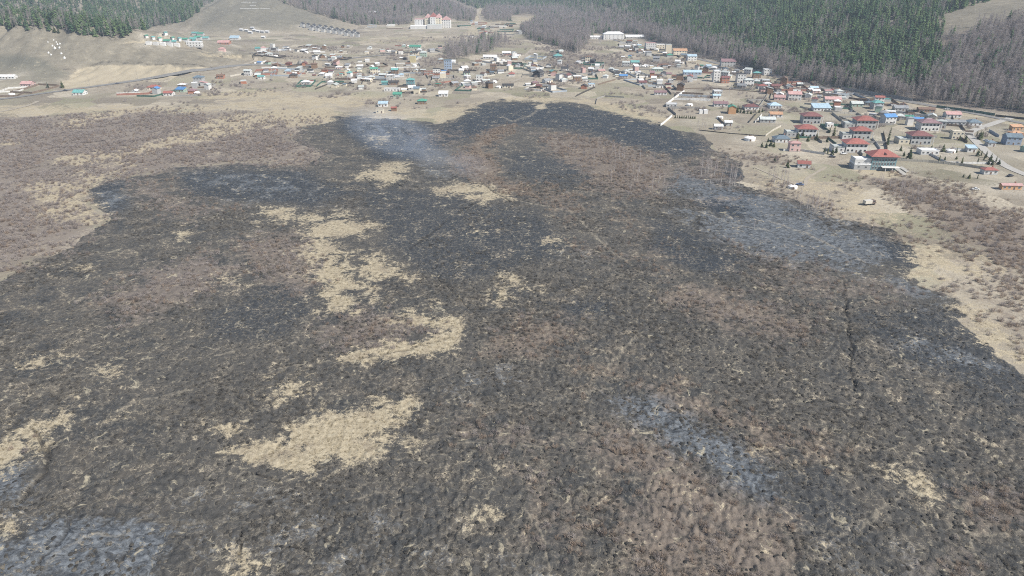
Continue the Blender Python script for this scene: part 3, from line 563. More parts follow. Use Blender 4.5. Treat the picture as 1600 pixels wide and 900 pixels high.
keep = vil & (r_.uniform(0, 1, len(x)) < np.clip(sh*1.3+1.6*(fbm(x/26, y/26, 97, 3)-.12), 0, .85)) & (bu < .3); x, y, z = x[keep], y[keep], z[keep]; rot, var = rotvar(r_, len(x), 3)
scatter('village_scrub', bush_l, x, y, z, r_.uniform(.7, 2.2, len(x)), rot, var, 'leafless grey bushes scattered through the village yards')
print('scrub', n_scrub, n_burnt, len(x))

# ------------------------------------------------------------------ forests
MEADOW = [(1466, 44), (1490, 24), (1556, 4), (1620, 2), (1640, 34), (1530, 46), (1512, 72), (1474, 66)]
F_CONIFER = [[(950, -60), (1600, -60), (1560, -10), (1545, 2), (1475, 24), (1470, 80), (1490, 108), (1425, 138), (1380, 132), (1210, 97), (1100, 62), (1000, 36), (955, 18)],
             [(690, -60), (1010, -60), (965, 12), (900, 16), (780, 10), (745, 14), (700, -4)], [(-500, -60), (352, -60), (332, 4), (290, 34), (240, 44), (205, 52), (192, 66), (150, 60), (100, 50), (60, 48), (0, 47), (-500, 52)]]
F_BARE = [[(955, 14), (1000, 34), (1100, 60), (1210, 95), (1380, 130), (1425, 136), (1492, 106), (1470, 60), (1530, 40), (1700, 20), (1900, 60), (1900, 200), (1600, 176), (1400, 155), (1210, 118), (1100, 87), (1010, 60), (958, 44)],
          [(425, -40), (560, -40), (590, 10), (640, -40), (690, -40), (705, 8), (745, 22), (742, 34), (650, 26), (640, 38), (560, 40), (500, 24), (440, 6)],
          [(760, 14), (900, 16), (960, 22), (1000, 48), (965, 56), (930, 52), (920, 64), (905, 84), (870, 72), (830, 62), (812, 48), (838, 36), (836, 22), (800, 24), (798, 34), (760, 34), (752, 24)],
          [(695, 80), (730, 68), (790, 60), (795, 72), (770, 82), (730, 92), (700, 98)], [(60, 40), (150, 58), (180, 62), (150, 54), (100, 44), (0, 40), (-400, 46), (-400, 36)]]
def forest_points(spacing, rmin, rmax, seed):
    r_ = np.random.default_rng(seed); am = math.radians(47); n = int(am*(rmax**2-rmin**2)/spacing**2)
    r = np.sqrt(r_.uniform(rmin**2, rmax**2, n)); a = r_.uniform(-am, am, n); x, y = r*np.sin(a), r*np.cos(a); z = height(x, y)
    u, v = project(x, y, z); k = (u > -160) & (u < 1780) & (v > -30) & (v < 215)
    return x[k], y[k], z[k], u[k], v[k], r[k], r_
def inside(u, v, polys):
    m = np.zeros(u.shape, bool)
    for p in polys: m |= poly_sd(u, v, p) > 0
    return m
fx, fy, fz, fu, fv, fr, r_ = [], [], [], [], [], [], np.random.default_rng(5)
for sp, a, b_ in ((4.3, 420, 1000), (5.3, 1000, 1600), (7.8, 1600, 2700)):
    q = forest_points(sp, a, b_, int(a)); 
    for l_, v_ in zip((fx, fy, fz, fu, fv, fr), q): l_.append(v_)
    q = forest_points(sp*.82, a, b_, int(a)+1); k = inside(q[3], q[4], F_BARE)        # the leafless woods stand closer
    for l_, v_ in zip((fx, fy, fz, fu, fv, fr), q): l_.append(v_[k])
fx, fy, fz, fu, fv, fr = (np.concatenate(l_) for l_ in (fx, fy, fz, fu, fv, fr))
amp = np.where(fu > 880, 1., .4); ju = fu+amp*(22*fbm(fx/22, fy/22, 51, 2)+r_.normal(0, 7, len(fx))); jv = fv+amp*(12*fbm(fx/22, fy/22, 55, 2)+r_.normal(0, 5, len(fx)))
con = inside(ju, jv, F_CONIFER) & (inside(fu, fv, F_CONIFER) | inside(fu, fv, F_BARE)); bar = inside(fu, fv, F_BARE+F_CONIFER) & ~con; mead = poly_sd(ju, jv, MEADOW) > 0
mixn = fbm(fx/35, fy/35, 57, 2); u01 = r_.uniform(0, 1, len(fx))
swap = con & (u01 < np.clip(.16+.55*mixn+np.where(fu < 500, .1, 0), .04, .6))
swap2 = bar & (u01 < .06)
thin = r_.uniform(0, 1, len(fx)) < np.where(bar, np.where(fu > 900, .95, .95), .92)
thin &= ~((poly_sd(fu, fv, F_BARE[3]) > -4) & (r_.uniform(0, 1, len(fx)) < .62))
cmask = ((con & ~swap) | swap2) & ~mead & thin; bmask = ((bar & ~swap2) | swap) & ~mead & thin
def kinds_of(gen, mt, mc, args):
    out = []
    for a in args:
        (tv, tf), (cv, cf) = gen(*a)
        t = bpy.data.meshes.new('trunk'); t.from_pydata([tuple(v_) for v_ in tv], [], tf); t.materials.append(mt)
        c = bpy.data.meshes.new('crown'); c.from_pydata([tuple(v_) for v_ in cv], [], cf); c.materials.append(mc)
        V = [tuple(v_) for v_ in tv]+[tuple(v_) for v_ in cv]; Fj = list(tf)+[tuple(i+len(tv) for i in f_) for f_ in cf]
        j = bpy.data.meshes.new('tree_kind'); j.from_pydata(V, [], Fj); j.materials.append(mt); j.materials.append(mc)
        j.polygons.foreach_set('material_index', np.array([0]*len(tf)+[1]*len(cf), np.int32))
        out.append((t, c, bpy.data.objects.new('tree_kind', j)))
    return out
K_CON = kinds_of(conifer, M_BARK, M_NEEDLE, [(14, 3.1, 1), (12, 3.3, 2), (15.5, 2.8, 3), (11, 2.9, 4), (9.5, 3.2, 41, 10, 12), (13, 2.2, 42, 15, 8), (16.5, 3.6, 43, 14, 11)])
K_BARE = kinds_of(bare_tree, M_PALEBARK, M_TWIG, [(13, 2.6, 5), (11, 2.8, 6), (14.5, 2.3, 7), (12, 2.2, 8)])
K_BIRCH = kinds_of(bare_tree, M_BIRCH, M_BTWIG, [(9, 1.9, 15, 26, 3, .07), (8, 1.7, 16, 24, 3, .07), (10, 1.6, 17, 26, 3, .07)])
def plant_tree(name, kind, x, y, z, s, rz, label, cat, group):
    t = empty(name, (x, y, z), rz); t.scale = (s, s, s)
    data_obj('trunk', kind[0], t); data_obj('crown', kind[1], t); tag(t, label, cat, group); return t
for nm, m_, K, lab, cat, grp, stuff_lab in (
        ('pine_tree', cmask, K_CON, 'dark green conifer among the trees on the wooded slope beside the village', 'conifer', 'conifers on the wooded slope', 'far-off dark green conifers that cover the hills as one wood'),
        ('bare_tree', bmask, K_BARE, 'leafless grey tree in the wood edge at the foot of the slope', 'tree', 'leafless trees along the wood edge', 'far-off leafless grey wood covering the foot of the hills')):
    ii = np.nonzero(m_)[0]; n = len(ii); scl = r_.uniform(.7, 1.35, n)*(1+.22*fbm(fx[ii]/30, fy[ii]/30, 66, 2)); rot, var = rotvar(r_, n, len(K))
    vis = (fu[ii] > 5) & (fu[ii] < 1595) & (fv[ii] > 14) & (fu[ii] > 900)
    order = np.argsort(np.where(vis, fr[ii]/scl, 1e9))[:300]; single = np.zeros(n, bool); single[order] = True
    for j in order: plant_tree(nm, K[var[j]], fx[ii[j]], fy[ii[j]], fz[ii[j]]-.1, scl[j], rot[j], lab, cat, grp)
    o = ii[~single]; k = ~single
    scatter('conifer_wood' if cat == 'conifer' else 'leafless_wood', [q[2] for q in K], fx[o], fy[o], fz[o]-.1, scl[k], rot[k], var[k], stuff_lab)
    print(nm, n)
# ------------------------------------------------------------------ roads, tracks, ditches
def smooth_line(pts, step=3.0):
    P = [np.array(p[:2], float) for p in pts]; out = []
    for i in range(len(P)-1):
        p0 = P[max(i-1, 0)]; p1 = P[i]; p2 = P[i+1]; p3 = P[min(i+2, len(P)-1)]; n = max(2, int(np.linalg.norm(p2-p1)/step))
        for k in range(n):
            t = k/n; out.append(.5*((2*p1)+(-p0+p2)*t+(2*p0-5*p1+4*p2-p3)*t*t+(-p0+3*p1-3*p2+p3)*t**3))
    out.append(P[-1]); return np.array(out)
def px(pts):
    a = np.array(pts, float); x, y, z = ground(a[:, 0], a[:, 1]); return list(zip(x, y, z))
def ribbon(name, pts, width, mat, lift=.14, label=None, rough=.0, step=3., crown=.0):
    c = smooth_line(px(pts), step); d = np.gradient(c, axis=0); d /= np.linalg.norm(d, axis=1)[:, None]+1e-9; nrm = np.stack([-d[:, 1], d[:, 0]], 1)
    w = width*.5*(1+rough*fbm(c[:, 0]/6, c[:, 1]/6, 7)); V, Fc = [], []; offs = (-1, -.4, .4, 1)
    for i in range(len(c)):
        for o_ in offs:
            p = c[i]+nrm[i]*w[i]*o_; V.append((p[0], p[1], hfast(p[0], p[1])+lift+(crown if abs(o_) < .9 else 0)))
    for i in range(len(c)-1):
        for k in range(3): Fc.append((4*i+k, 4*i+k+1, 4*i+5+k, 4*i+4+k))
    o = mesh_obj(name, V, Fc, mat); tag(o, label, kind='structure'); return o
M_ASPH = plain('asphalt', (.20, .195, .185), var=.3, scale=.3); M_DIRT = plain('dirt_road', (.33, .29, .23), var=.3, scale=.25); M_CONC = plain('pale_concrete', (.37, .355, .325), var=.25, scale=.4)
M_DITCH = plain('ditch_dark', (.030, .028, .026), var=.4, scale=.5); M_TRAIL = plain('worn_trail', (.33, .29, .22), var=.5, scale=.35, c2=(.09, .08, .07)); M_LINE = plain('road_paint', (.7, .7, .68))  # ditch material is a blotchy near-black ground tone
ribbon('highway', [(-300, 176), (-60, 158), (0, 155), (60, 147), (120, 139), (200, 128), (270, 116), (330, 108), (400, 101), (470, 96), (560, 90), (640, 82), (720, 72)], 8, M_ASPH, .3, 'grey asphalt highway at the foot of the bare hill')
ribbon('forest_road', [(1900, 232), (1700, 210), (1600, 193), (1540, 181), (1470, 168), (1380, 153), (1290, 138), (1200, 116), (1130, 101), (1060, 86), (1000, 73), (950, 60)], 7, M_ASPH, .3, 'grey road along the edge of the wood')
ribbon('street', [(1580, 184), (1550, 194), (1516, 207), (1522, 218), (1536, 232), (1552, 246), (1576, 262), (1620, 280), (1700, 310)], 6, M_CONC, .25, 'pale concrete street beside the orange house')
ribbon('lane', [(832, 76), (822, 86), (812, 95), (806, 106), (830, 112), (815, 122), (800, 128)], 5, M_DIRT, .2, 'dirt lane through the middle of village')
for q, (pts, w) in enumerate((([(690, 114), (720, 106), (760, 97), (800, 90)], 5), ([(658, 144), (680, 134), (720, 126)], 4), ([(366, 108), (384, 100), (400, 90), (398, 84), (380, 82)], 5), ([(1090, 86), (1110, 95), (1140, 103)], 4), ([(745, 44), (751, 30), (746, 18), (752, 12)], 7),
                             ([(600, 58), (630, 50), (642, 46)], 5), ([(1180, 262), (1250, 290), (1262, 278), (1290, 262)], 2), ([(0, 175), (40, 166), (60, 158)], 4), ([(465, 98), (520, 92), (540, 84), (600, 76)], 4))):
    ribbon('dirt_track', pts, w, M_DIRT, .2, 'pale dirt track winding over the dry grass', .3)

# ------------------------------------------------------------------ buildings
WALLC = dict(white=(.60, .59, .565), cream=(.60, .54, .42), grey=(.38, .38, .37), brick=(.36, .16, .10), orange=(.50, .29, .15), pink=(.52, .36, .33), teal=(.13, .24, .26), brown=(.20, .13, .085), blue=(.27, .33, .42), green=(.30, .40, .32), black=(.05, .05, .055), yellow=(.52, .45, .27))
ROOFC = dict(red=(.30, .112, .092), maroon=(.19, .085, .08), purple=(.27, .17, .18), grey=(.27, .28, .29), dark=(.06, .058, .058), white=(.74, .74, .73), green=(.08, .28, .20), teal=(.14, .34, .32), blue=(.10, .25, .50), skyblue=(.38, .50, .58), pink=(.48, .30, .28), pale=(.47, .50, .48), orange=(.50, .30, .18), slate=(.15, .20, .24), brown=(.17, .11, .08), cream=(.58, .53, .43))
def wallm(c): return plain('wall_'+c, WALLC[c], .9, .18, .25, rnd=.1)
def roofm(c): return plain('roof_'+c, ROOFC[c], .6, .42, .55, rnd=.15, spec=.35)
M_GLASS = plain('window_glass', (.035, .045, .055), .15, .2, spec=.5); M_FRAME = plain('window_frame', (.55, .54, .52)); M_DOOR = plain('door_wood', (.16, .10, .07)); M_CHIM = plain('chimney_brick', (.30, .16, .12)); M_PLINTH = plain('plinth', (.33, .32, .30))
_mesh = {}
def shared(key, fn, *mats):
    if key not in _mesh:
        V, Fc, idx = fn(); m = bpy.data.meshes.new(key); m.from_pydata([tuple(v) for v in V], [], Fc)
        for t in mats: m.materials.append(t)
        if idx: m.polygons.foreach_set('material_index', np.array(idx, np.int32))
        _mesh[key] = m
    return _mesh[key]
BOXF = [(0, 3, 2, 1), (4, 5, 6, 7), (0, 1, 5, 4), (1, 2, 6, 5), (2, 3, 7, 6), (3, 0, 4, 7)]
def boxv(x0, x1, y0, y1, z0, z1): return [(x0, y0, z0), (x1, y0, z0), (x1, y1, z0), (x0, y1, z0), (x0, y0, z1), (x1, y0, z1), (x1, y1, z1), (x0, y1, z1)]
def boxes(bs):
    V, Fc = [], []
    for b_ in bs:
        n = len(V); V += boxv(*b_); Fc += [tuple(i+n for i in f_) for f_ in BOXF]
    return V, Fc
def win_fn():                                                   # unit window facing -y: frame bars round a recessed pane with a mullion
    V, Fc = boxes([(-.5, -.42, -.06, .02, -.5, .5), (.42, .5, -.06, .02, -.5, .5), (-.42, .42, -.06, .02, .42, .5), (-.42, .42, -.06, .02, -.5, -.42), (-.03, .03, -.055, .02, -.42, .42), (-.42, .42, -.025, .02, -.42, .42)])
    return V, Fc, [0]*30+[1]*6
def arch_fn():
    V = [(-.5, -.05, -.5), (.5, -.05, -.5)]+[(.5*math.cos(a), -.05, .1+.4*math.sin(a)) for a in np.linspace(0, math.pi, 7)]
    n = len(V); B = [(x, .02, z) for x, y, z in V]; Fc = [tuple(range(n))]+[(i, i+n, (i+1) % n+n, (i+1) % n) for i in range(n)]
    return V+B, Fc, None
def door_fn():
    V, Fc = boxes([(-.5, -.42, -.07, .02, 0, 1), (.42, .5, -.07, .02, 0, 1), (-.42, .42, -.07, .02, .93, 1), (-.42, .42, -.03, .02, 0, .93)]); return V, Fc, [1]*18+[0]*6
def add_window(parent, x, y, z, w, h, rz=0, arch=False):
    me_ = shared('window_arch', arch_fn, M_GLASS) if arch else shared('window', win_fn, M_FRAME, M_GLASS)
    return data_obj('window', me_, parent, (x, y, z), rz, (w, 1.0, h))
def roof_mesh(kind, w, d, z, rh, ov, mat):
    a, b_ = w/2+ov, d/2+ov; t = .18
    if kind == 'hip':
        r_ = max(0, a-b_) if a >= b_ else 0; ry = max(0, b_-a)
        V = [(-a, -b_, z), (a, -b_, z), (a, b_, z), (-a, b_, z), (-a, -b_, z+t), (a, -b_, z+t), (a, b_, z+t), (-a, b_, z+t), (-r_-.05, -ry, z+rh), (r_+.05, -ry if ry else 0, z+rh)]
        if ry: V[8] = (0, -ry, z+rh); V[9] = (0, ry, z+rh)
        Fc = [(0, 3, 2, 1), (0, 1, 5, 4), (1, 2, 6, 5), (2, 3, 7, 6), (3, 0, 4, 7)]
        Fc += [(4, 5, 9, 8), (5, 6, 9), (6, 7, 8, 9), (7, 4, 8)] if not ry else [(4, 5, 8), (5, 6, 9, 8), (6, 7, 9), (7, 4, 8, 9)]
    elif kind in ('gable', 'gambrel'):                          # ridge along x
        pr = [(-b_, z), (0, z+rh), (b_, z)] if kind == 'gable' else [(-b_, z), (-b_*.62, z+rh*.72), (0, z+rh), (b_*.62, z+rh*.72), (b_, z)]
        n = len(pr); V = [(-a, p, q) for p, q in pr]+[(a, p, q) for p, q in pr]+[(-a, p, q-t) for p, q in pr]+[(a, p, q-t) for p, q in pr]; Fc = []
        for i in range(n-1): Fc += [(i, i+n, i+n+1, i+1), (i+2*n, i+2*n+1, i+3*n+1, i+3*n), (i, i+1, i+1+2*n, i+2*n), (i+n, i+3*n, i+3*n+1, i+n+1)]
        Fc += [(0, 2*n, 3*n, n), (n-1, 2*n-1, 4*n-1, 3*n-1)]
    elif kind == 'shed':
        V = [(-a, -b_, z), (a, -b_, z), (a, b_, z+rh), (-a, b_, z+rh), (-a, -b_, z+t), (a, -b_, z+t), (a, b_, z+rh+t), (-a, b_, z+rh+t)]; Fc = BOXF
    else:
        V, Fc = boxes([(-a, a, -b_, b_, z, z+t), (-a, a, -b_, -b_+.2, z+t, z+.5), (-a, a, b_-.2, b_, z+t, z+.5), (-a, -a+.2, -b_+.2, b_-.2, z+t, z+.5), (a-.2, a, -b_+.2, b_-.2, z+t, z+.5)])
    return V, Fc
def wall_mesh(kind, w, d, h, rh):
    a, b_ = w/2, d/2
    V = boxv(-a, a, -b_, b_, -1.2, h); Fc = list(BOXF)
    if kind in ('gable', 'gambrel'):                            # gable ends on x = -a and x = a
        k = len(V); V += [(-a, 0, h+rh*.97), (a, 0, h+rh*.97)]; Fc += [(3, 0, 4, k, 7)][:0]+[(4, k, 7), (5, 6, k+1)]
    if kind == 'shed':
        k = len(V); V += [(-a, b_, h+rh*.97), (a, b_, h+rh*.97)]; Fc += [(7, 6, k+1, k), (4, k, 7)[:3], (5, 6, k+1)]
    return V, Fc
def building(name, loc, rz, w, d, h, kind, roofc, wallc, label, cat='house', group=None, detail=2, storeys=1, rh=None, ov=None, arch=False, chimney=True, extra=None, wside=True):
    t = empty(name, loc, rz); rh = rh if rh is not None else (.28*d if kind != 'flat' else .2); ov = ov if ov is not None else (.45 if kind != 'flat' else .05)
    V, Fc = wall_mesh(kind, w, d, h, rh); mesh_obj('wall', V, Fc, wallm(wallc), t)
    V, Fc = roof_mesh(kind, w, d, h+.003, rh, ov, roofm(roofc)); rf = mesh_obj('roof', V, Fc, roofm(roofc), t)
    if chimney and kind in ('gable', 'hip', 'gambrel'):
        V, Fc = boxes([(-.3, .3, -.3, .3, h+rh*.4, h+rh+.7), (-.37, .37, -.37, .37, h+rh+.7, h+rh+.85)]); c = mesh_obj('chimney', V, Fc, M_CHIM, rf); c.location = (w*.2, d*.06, 0)
    if detail >= 1:
        sh_ = h/storeys
        for s_ in range(storeys):
            zc = sh_*(s_+.55); wh = sh_*.46; n = max(2, min(5 if detail > 1 else 3, int(w/2.6))); ww = min(1.5, w/n*.5)
            for i in range(n):
                if s_ == 0 and i == n//2: continue
                add_window(t, -w/2+w*(i+.5)/n, -d/2, zc, ww, wh, 0, arch)
            if wside:
                n2 = max(1, min(3, int(d/3.2)))
                for i in range(n2): add_window(t, w/2, -d/2+d*(i+.5)/n2, zc, min(1.4, d/n2*.45), wh, math.pi/2, arch)
        data_obj('door', shared('door', door_fn, M_DOOR, M_FRAME), t, (-w/2+w*(n//2+.5)/n, -d/2, 0), 0, (1.1, 1, 2.1))
        if detail > 1:
            V, Fc = boxes([(-w/2-.12, w/2+.12, -d/2-.12, d/2+.12, -1.2, .28)]); mesh_obj('plinth', V, Fc, M_PLINTH, t)
    for e in (extra or []): e(t)
    tag(t, label, cat, group); return t
placed = []
def spot(u0, u1, vb, dratio=.8):
    """plan place and size of a building whose front stands between two photograph pixels"""
    x, y, z = (float(q[0]) for q in ground((u0+u1)/2, vb)); s = math.sqrt(x*x+y*y+(CAM_H-z)**2); fwd = y*CP+(CAM_H-z)*SP
    w = (u1-u0)*fwd/F; d = w*dratio
    x += d*.5*x/math.hypot(x, y); y += d*.5*y/math.hypot(x, y); z = hfast(x, y); placed.append((x, y, max(w, d)*.6)); return x, y, z, w, d
def annex(x0, x1, y0, y1, h, wallc, rail=False, roofc='pale'):
    def f(t):
        V, Fc = boxes([(x0, x1, y0, y1, -1.2, h)]); a = mesh_obj('annex', V, Fc, wallm(wallc), t)
        V, Fc = boxes([(x0-.15, x1+.15, y0-.15, y1+.15, h+.003, h+.22)]+([(x0, x1, y0, y0+.15, h+.22, h+.9), (x0, x0+.15, y0+.15, y1, h+.22, h+.9)] if rail else [])); mesh_obj('terrace', V, Fc, roofm(roofc), a)
        for q in (.28, .72): add_window(a, x0+(x1-x0)*q, y0, h*.55, min(1.3, (x1-x0)*.28), h*.4)
    return f
def columns(x, y0, y1, h, n):
    def f(t):
        for i in range(n):
            V, Fc = boxes([(-.18, .18, -.18, .18, -.8, h)]); c = mesh_obj('column', V, Fc, wallm('white'), t); c.location = (x, y0+(y1-y0)*i/(n-1), 0)
    return f
def B(name, u0, u1, vb, kind, roofc, wallc, label, st=1, dr=.8, rz=0, h=None, detail=2, cat='house', group=None, **kw):
    x, y, z, w, d = spot(u0, u1, vb, dr); k = math.cos(math.radians(rz))+dr*abs(math.sin(math.radians(rz))); w /= k; d /= k
    return building(name, (x, y, z), math.radians(rz), w, d, h or 2.9*st, kind, roofc, wallc, label, cat, group, detail, st, **kw)
R0 = -14
def villa(u0, u1, vb, roofc, wallc, label, st=2, dr=.75, an=True, rz=-6, h=None, anc='grey', glass=None):
    x, y, z, w, d = spot(u0, u1, vb, dr); ex = [columns(w/2+.9, -d*.4, d*.4, (h or 3.2*st)-.4, 3)]
    if an: ex.append(annex(-w*.98, -w/2-.01, -d*.42, d*.36, (h or 3.2*st)*.55, anc, True))
    return building('villa', (x, y, z), math.radians(rz), w*.9, d*.9, h or 3.2*st, 'hip', roofc, wallc, label, 'villa', None, 2, st, rh=.24*d, ov=1.1, arch=True, chimney=False, extra=ex)
villa(1250, 1279, 194, 'maroon', 'grey', 'grey villa with faded maroon hip roof behind the brighter red roofed villa', an=False)
villa(1241, 1272, 215, 'red', 'white', 'white villa with red hip roof and dark arched windows beside tall green shrubs', anc='grey')
villa(1332, 1364, 201, 'red', 'grey', 'villa with red hip roof standing rearmost of three in a row', anc='grey')
villa(1327, 1356, 218, 'red', 'grey', 'villa with faded red hip roof in the middle of three in a row', anc='white')
villa(1315, 1350, 239, 'red', 'white', 'white villa with faded red hip roof and flat roofed wing, foremost of three', anc='white')
villa(1416, 1449, 226, 'maroon', 'grey', 'grey villa with maroon hip roof and a long balcony among bare yards', anc='cream')
villa(1432, 1462, 205, 'purple', 'white', 'white villa with dull purple hip roof behind the maroon roofed villa', an=False)
def big_villa():
    x, y, z, w, d = spot(1352, 1393, 266, .7); h = 8.8
    def glassfront(t):
        for r_ in range(3):
            for i in range(8): add_window(t, -w*.42+w*.84*(i+.5)/8, -d*.45-.02, 1.4+2.7*r_, w*.075, 2.0)
    def steps(t):
        for i, (x0, x1, y0, y1, hh, c) in enumerate(((-w*1.06, -w*.455, -d*.46, d*.3, 3.3, 'grey'), (-w*1.05, -w*.456, -d*.40, d*.29, 6.4, 'white'))):
            annex(x0, x1, y0, y1, hh, c, True, 'white')(t)
    t = building('glass_villa', (x, y, z), math.radians(-5), w*.9, d*.9, h, 'hip', 'red', 'teal', 'large villa with bright red hip roof and dark teal glazed front', 'villa', None, 0, 3, rh=3.6, ov=1.4, chimney=False, extra=[glassfront, steps])
    V, Fc = boxes([(-w*.1, w*.55, -d*.75, -d*.453, 2.4, 2.7)]); mesh_obj('balcony', V, Fc, wallm('white'), t)
    for k in range(3): V, Fc = boxes([(w*.02+w*.25*k, w*.02+w*.25*k+.3, -d*.73, -d*.71, -1, 2.4)]); mesh_obj('column', V, Fc, wallm('white'), t)
    V = [(-.9, -d*.46, h+1.4), (.9, -d*.46, h+1.4), (.9, -d*.2, h+1.5), (-.9, -d*.2, h+1.5), (0, -d*.47, h+2.3), (0, -d*.12, h+2.3)]
    mesh_obj('dormer', V, [(0, 1, 4), (1, 2, 5, 4), (3, 0, 4, 5), (0, 3, 2, 1)], roofm('maroon'), [c for c in t.children if c.name.startswith('roof')][0])
    return t
big_villa()
